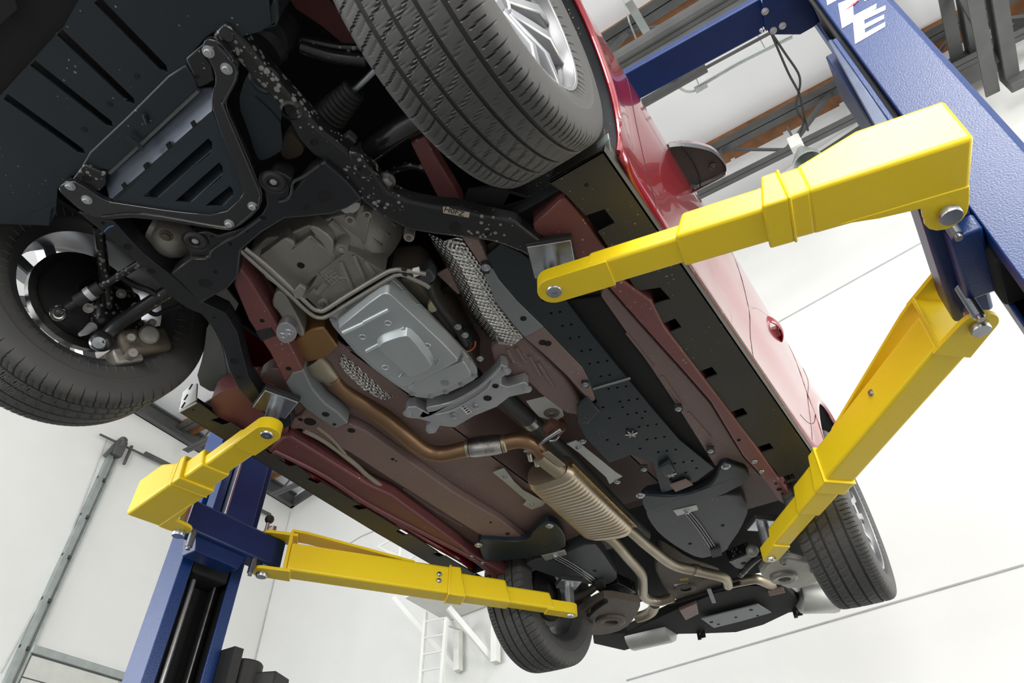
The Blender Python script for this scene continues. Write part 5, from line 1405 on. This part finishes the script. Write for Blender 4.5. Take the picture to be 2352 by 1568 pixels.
# carriages: sliding block, crossbar for the arm pins, guard plates
def carriage(sg, label):
    x = None
    c = thing('lift_carriage', label, 'lift carriage', (1.46*sg, 1.15, .18))
    if sg > 0:
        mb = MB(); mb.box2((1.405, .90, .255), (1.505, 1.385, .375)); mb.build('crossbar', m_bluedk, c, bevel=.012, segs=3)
        mb = MB(); mb.box2((1.437, .985, .20), (1.507, 1.235, .256)); mb.build('lower_block', m_blue, c, bevel=.008, segs=3)
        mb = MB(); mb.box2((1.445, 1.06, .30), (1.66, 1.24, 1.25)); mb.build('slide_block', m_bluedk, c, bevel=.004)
        mb = MB(); mb.prism([V(1.442, 1.003, .72), V(1.478, 1.003, .72), V(1.478, 1.003, 1.24), V(1.466, 1.003, 1.24)], V(0, .014, 0)); mb.build('guard_plate', mat('blue_grey_enamel', (.09, .115, .18), (.07, .09, .15), .3, .3, ns=20), c, bevel=.003)
        mb = MB(); mb.box2((1.478, 1.008, .70), (1.494, 1.06, 1.24)); mb.build('guard_channel', m_blue, c, bevel=.003)
        mb = MB(); mb.box2((1.455, 1.005, .655), (1.495, 1.05, .70)); mb.build('stop_pad', m_steelrod, c, bevel=.003)
        mb = MB(); mb.hexbolt(V(1.447, 1.0, .68), -Z, .011, .03); mb.build('stop_bolt', m_chrome, c)
        mb = MB(); mb.box2((1.50, 1.06, .15), (1.66, 1.24, .30)); mb.build('slide_shoe', m_black, c, bevel=.01)
        sc = ((1.455, .985, .30, .205), (1.442, 1.235, .26, .145))
    else:
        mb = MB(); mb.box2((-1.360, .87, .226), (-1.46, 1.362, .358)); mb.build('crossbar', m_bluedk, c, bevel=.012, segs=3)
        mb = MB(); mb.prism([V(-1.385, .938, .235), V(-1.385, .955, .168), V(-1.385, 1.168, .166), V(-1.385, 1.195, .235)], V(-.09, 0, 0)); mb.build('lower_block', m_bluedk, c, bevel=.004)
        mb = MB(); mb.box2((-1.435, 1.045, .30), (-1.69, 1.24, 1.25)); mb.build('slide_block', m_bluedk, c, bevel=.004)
        mb = MB(); mb.box2((-1.405, 1.05, .378), (-1.437, 1.195, 1.24)); mb.build('guard_plate', m_blue, c, bevel=.003)
        mb = MB(); mb.box2((-1.400, 1.043, .378), (-1.437, 1.052, 1.24)); mb.build('guard_edge', m_chrome, c, bevel=.002)
        mb = MB(); mb.box2((-1.437, 1.0, .378), (-1.50, 1.04, 1.24)); mb.build('guard_channel', m_blue, c, bevel=.003)
        mb = MB(); mb.box2((-1.55, 1.06, .16), (-1.69, 1.24, .30)); mb.build('slide_shoe', m_black, c, bevel=.01)
        sc = ((-1.372, .915, .24, .165), (-1.375, 1.225, .24, .165))
    for X, Y, zt, zb_ in sc:
        mb = MB(); n = 46; prof = [(.001, 0)]
        for i in range(n+1): prof.append((.0145 if i % 2 else .0115, (zt-zb_)*i/n))
        prof.append((.001, zt-zb_))
        mb.lathe(prof, V(X, Y, zb_), Z, 18); mb.lathe([(.001, -.01), (.009, -.01), (.009, .0)], V(X, Y, zb_), Z, 14); mb.build('arm_lock_screw', m_chrome, c)
    return c
cR = carriage(1, 'blue lift carriage riding the right column with two arm pivots')
cL = carriage(-1, 'dark blue lift carriage crossing the left column, with ball lever')
mb = MB(); mb.tube([V(-1.395, 1.262, .357), V(-1.392, 1.262, .425)], .009, 12); mb.build('lever_stem', m_chrome, cL)
mb = MB(); mb.sphere(V(-1.391, 1.262, .438), .021, 16); mb.build('lever_knob', m_rubber, cL)
mb = MB(); mb.box(V(-1.39, 1.285, .388), (.03, .035, .022)); mb.build('lever_latch', m_white, cL, bevel=.003)

# swing arms -----------------------------------------------------------------
def arm_base(name, label, pin):
    return thing(name, label, 'lift arm', (pin.x, pin.y, .2))
def frame(P0, u):
    u = Vector((u[0], u[1], 0)).normalized()
    w_ = V(-u.y, u.x, 0)
    if w_.y < 0: w_ = -w_
    return lambda s, t, z: V(P0[0]+u.x*s+w_.x*t, P0[1]+u.y*s+w_.y*t, z)
def tube_seg(A, s0, s1, hw0, hw1, z0, z1, name, arm, cut=0, z1b=None, b=.010):
    # a square tube whose lit end is cut away at an angle on its upper side
    mb = MB()
    z1b = z1b or z1
    c = cut
    L_ = [A(s0, -hw0, z0), A(s0, hw0, z0), A(s0, hw0, z1), A(s0, -hw0, z1)]
    R_ = [A(s1, -hw1, z0), A(s1, hw1, z0), A(s1-c, hw1, z1b), A(s1-c, -hw1, z1b)]
    mb.loft([L_, R_])
    return mb.build(name, m_yel, arm, bevel=b, segs=3)
def pad(arm, tip, z0, zt, rot, size=.115):
    mb = MB(); mb.tube([V(tip.x, tip.y, z0), V(tip.x, tip.y, zt)], .024, 18); q = mb.build('pad_stem', m_chrome, arm)
    M = Matrix.Rotation(rot, 3, 'Z')
    mb = MB(); mb.box(V(tip.x, tip.y, zt+.004), (size, size, .008), M); mb.build('pad_plate', m_chrome, arm, bevel=.002)
    mb = MB(); mb.box(V(tip.x, tip.y, zt+.018), (size*1.06, size*1.06, .020), M); mb.build('rubber_pad', m_rubber, arm, bevel=.004)
def lug(A, s, hw, z0, z1, s_from, arm, name='tip_lug'):
    mb = MB(); pts = [A(s_from, -hw, z0), A(s_from, hw, z0)]
    for i in range(13):
        a = math.pi/2-math.pi*i/12
        pts.append(A(s+hw*math.cos(a), hw*math.sin(a), z0))
    mb.prism(pts, V(0, 0, z1-z0)); return mb.build(name, m_yel, arm, bevel=.004)
def pinhead(P, arm, r=.020, name='tip_screw', z=.2):
    mb = MB(); mb.lathe([(.0001, -.002), (.006, -.002), (.0065, -.006), (r*.9, -.006), (r, -.003), (r, .02)], V(P.x, P.y, z), Z, 26); return mb.build(name, m_chrome, arm)
def front_arm(sg, label):
    if sg > 0: P0, tip, pin, ends = (1.515, .787), V(.585, .590, 0), V(1.448, .887, 0), (.425, .63, .86)
    else: P0, tip, pin, ends = (-1.392, .716), V(-.526, .597, 0), V(-1.344, .843, 0), (.415, .55, .79)
    u = (tip.x-P0[0], tip.y-P0[1]); L_ = math.hypot(*u)
    A = frame(P0, u)
    arm = arm_base('lift_arm', label, pin)
    # deep head, stepping down to the outer tube
    mb = MB(); h = [( -.0, .202), (0, .352), (.185, .352), (.33, .298), (.33, .202)]
    hw = [.074, .074, .071, .068, .068]
    mb.loft([[A(s_, -w_, z_) for (s_, z_), w_ in zip(h, hw)], [A(s_, w_, z_) for (s_, z_), w_ in zip(h, hw)]])
    o = mb.build('arm_head', m_yel, arm, bevel=.010, segs=3)
    tube_seg(A, .32, ends[0], .068, .064, .2025, .297, 'outer_tube', arm, .03)
    mb = MB(); mb.loft([[A(s_, -t, .198), A(s_, t, .198), A(s_-k, t, .303), A(s_-k, -t, .303)] for s_, t, k in ((ends[0]-.055, .069, 0), (ends[0]+.004, .068, .022))]); mb.build('tube_collar', m_yel, arm, bevel=.006)
    mb = MB(); mb.loft([[A(s_, -t, .1965), A(s_, t, .1965), A(s_, t, .305), A(s_, -t, .305)] for s_, t in ((ends[0]-.060, .0705), (ends[0]-.053, .0705))]); mb.build('weld_bead', m_yel, arm, bevel=.003)
    tube_seg(A, ends[0]-.1, ends[1], .055, .054, .206, .284, 'middle_tube', arm, .03)
    tube_seg(A, ends[1]-.1, ends[2], .044, .044, .210, .258, 'inner_tube', arm, .02)
    lug(A, L_, .043, .205, .246, ends[2]-.06, arm)
    pinhead(tip, arm, .021, z=.205)
    pad(arm, tip, .245, .322, math.atan2(u[1], u[0])+.2*sg)
    # pivot ears above and below the carriage crossbar
    pl = A(.04, .122, 0); pv = pin
    pts = [(.19, .074), (.10, .082), (.097, .09), (.094, .115)]
    for i in range(9):
        a = .15-(math.pi+.3)*i/8 if False else -.1+ (math.pi+.2)*i/8
        pts.append((.046+.046*math.cos(a), .122+.048*math.sin(a)))
    pts += [(.0, .085), (.002, .056), (.28, .056)]
    for z_ in (.200, .381):
        mb = MB(); mb.prism([A(s_, t, z_) for s_, t in pts], V(0, 0, .013)); mb.build('pivot_ear', m_yel, arm, bevel=.003)
    mb = MB(); mb.tube([V(pin.x, pin.y, .185), V(pin.x, pin.y, .405)], .019, 18); mb.build('pivot_pin', m_chrome, arm, bevel=.002)
    mb = MB(); mb.lathe([(.0001, -.004), (.023, -.004), (.025, 0), (.025, .012), (.0001, .012)], V(pin.x, pin.y, .180), Z, 24); mb.build('pin_head', m_chrome, arm)
    return arm
def rear_arm(sg, label):
    # the loaded rear arms sag a little towards their pads
    sag = .055 if sg > 0 else .070
    if sg > 0: tip, pin, ends = Pz(1772, 1283, .205-sag), V(1.445, 1.342, 0), (.89, 1.10, 1.42)
    else: tip, pin, ends = Pz(1310, 1413, .205-sag), V(-1.389, 1.292, 0), (.92, 1.18, 1.43)
    u = (tip.x-pin.x, tip.y-pin.y); L_ = math.hypot(*u)
    k_ = L_/(1.47 if sg > 0 else 1.493); ends = [e*k_ for e in ends]
    A0_ = frame((pin.x, pin.y), u)
    A = lambda s_, t, z: A0_(s_, t, z-sag*max(0, s_)/L_)
    arm = arm_base('lift_arm', label, pin)
    tube_seg(A, .10, ends[0]-.05, .053, .053, .203, .330, 'outer_tube', arm, 0)
    mb = MB(); mb.loft([[A(s_, -t, .198), A(s_, t, .198), A(s_-k, t, .334), A(s_-k, -t, .334)] for s_, t, k in ((ends[0]-.05, .056, 0), (ends[0]+.03, .056, .03))]); mb.build('tube_collar', m_yel, arm, bevel=.006)
    mb = MB(); mb.loft([[A(s_, -t, .195), A(s_, t, .195), A(s_, t, .337), A(s_, -t, .337)] for s_, t in ((ends[0]-.054, .059), (ends[0]-.046, .059))]); mb.build('weld_bead', m_yel, arm, bevel=.003)
    tube_seg(A, ends[0]-.1, ends[1], .046, .046, .206, .312, 'middle_tube', arm, .03)
    tube_seg(A, ends[1]-.1, ends[2]-.02, .036, .036, .210, .288, 'inner_tube', arm, .03)
    lug(A, L_, .034, .205, .255, ends[2]-.06, arm)
    pinhead(tip, arm, .017, z=.205-sag)
    pad(arm, tip, .25-sag, .350-sag, math.atan2(u[1], u[0]), .10)
    mb = MB(); mb.loft([[A(s_, -.056, .198), A(s_, .056, .198), A(s_, .056, .385), A(s_, -.056, .385)] for s_ in (.085, .10)]); mb.build('end_plate', m_yel, arm, bevel=.003)
    for z_, n_ in ((.194, 'pivot_ear'), (.378 if sg > 0 else .360, 'pivot_ear')):
        pts = [(.12, -.056)]
        pts += [(.048*math.cos(a)-.0, .05*math.sin(a)) for a in [-math.pi/2-math.pi*i/12 for i in range(13)]]
        pts += [(.12, .056)]
        mb = MB(); mb.prism([A(s_, t, z_) for s_, t in pts], V(0, 0, .014)); mb.build(n_, m_yel, arm, bevel=.003)
    mb = MB(); mb.loft([[A(s_, -.054+k, z_), A(s_, .054-k, z_), A(s_, .054-k, z_+.012), A(s_, -.054+k, z_+.012)] for s_, z_, k in ((.09, .380, 0), (.16, .378, 0), (.66, .325, .01))]); mb.build('brace_strap', m_yel, arm, bevel=.002)
    mb = MB(); mb.tube([V(pin.x, pin.y, .186), V(pin.x, pin.y, .41)], .018, 18); mb.build('pivot_pin', m_chrome, arm)
    mb = MB(); mb.lathe([(.0001, -.004), (.023, -.004), (.025, 0), (.025, .012), (.0001, .012)], V(pin.x, pin.y, .178), Z, 24); mb.build('pin_head', m_chrome, arm)
    for s_, z_ in (((.40, .285),) if sg > 0 else ((ends[0]-.10, .285), (ends[0]-.10, .255))):
        t = -.053 if (A(0, -1, 0)-A(0, 0, 0)).dot(V(CAM.x, CAM.y, 0)-A(s_, 0, 0)) > 0 else .053
        n = (A(0, t, 0)-A(0, 0, 0)).normalized()
        mb = MB(); mb.hexbolt(A(s_, t, z_), n, .008, .010); mb.build('stop_screw', m_chrome, arm)
    return arm
front_arm(1, 'yellow telescoping lift arm from the right column to the front of the car')
front_arm(-1, 'yellow telescoping lift arm with a deep box head, left column, front pad')
rear_arm(1, 'long yellow lift arm from the right column to the rear right wheel')
rear_arm(-1, 'long yellow lift arm from the left column to the rear left wheel')

# overhead beam between the column tops
bm_ = thing('overhead_beam', 'shaded blue overhead beam joining the tops of the lift columns', 'beam', (0, 1.05, 1.75))
ax = V(1, .055, 0).normalized(); ay = V(-ax.y, ax.x, 0)
def bp(x, t, z): return V(1.05, 1.10, 0)+ax*((x-1.05))+ay*t+V(0, 0, z)
mb = MB(); mb.loft([[bp(x, -.085, 1.80), bp(x, .060, 1.80), bp(x, .060, 1.842), bp(x, -.085, 1.842)] for x in (-1.62, 1.36)]); mb.build('beam_channel', m_bluedk, bm_, bevel=.006)  # same paint as the columns, its shade put in by the darker blue
gp = [(1750, -14), (1752, 12), (1759, 60), (1768, 80), (1838, 80), (1868, 63), (1884, 50), (1852, -20)]
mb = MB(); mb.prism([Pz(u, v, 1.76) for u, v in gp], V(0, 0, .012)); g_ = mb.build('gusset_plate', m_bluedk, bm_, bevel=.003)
for u, v in ((1757, 26), (1797, 59), (1776, 70)):
    mb = MB(); mb.hexbolt(Pz(u, v, 1.76), -Z, .010, .012); mb.build('gusset_bolt', m_aluc, g_)
for u, v in ((1754, 68), (1866, 54)):
    mb = MB(); mb.hexbolt(Pz(u, v, 1.80), V(-.6, -.5, -.4), .009, .02); mb.build('gusset_bolt', m_chrome, bm_)
mb = MB(); a = Pz(1620, 160, 1.70); b = Pz(1775, 72, 1.70)
# padded shut-off bar
mb = MB(); p0 = bp(.52, .20, 1.70); p1 = bp(1.02, .20, 1.70)

# power unit behind the left column
pu = thing('power_unit', 'black hydraulic power unit mounted low behind the left column', 'power unit', (-1.50, 1.42, -.6))
mb = MB(); c = V(-1.53, 1.42, -.125); mb.lathe([(.001, 0), (.066, 0), (.074, -.01), (.076, -.30), (.06, -.31), (.001, -.31)], c, Z, 28); mb.build('motor', m_rubber, pu, bevel=.002)
mb = MB(); mb.box(V(-1.46, 1.50, -.26), (.13, .13, .18), Matrix.Rotation(.4, 3, 'Z')); mb.build('terminal_box', m_rubber, pu, bevel=.008)
mb = MB(); mb.box(V(-1.53, 1.42, -.58), (.20, .20, .30)); mb.build('oil_tank', m_rubber, pu, bevel=.015)
mb = MB(); mb.box2((-1.60, 1.30, -.42), (-1.46, 1.345, -.10)); mb.build('mounting_plate', m_rubber, pu)
mb = MB(); mb.tube([V(-1.47, 1.47, -.20), V(-1.42, 1.55, -.205), V(-1.40, 1.62, -.23)], .010, 8); mb.build('release_lever', m_chrome, pu)
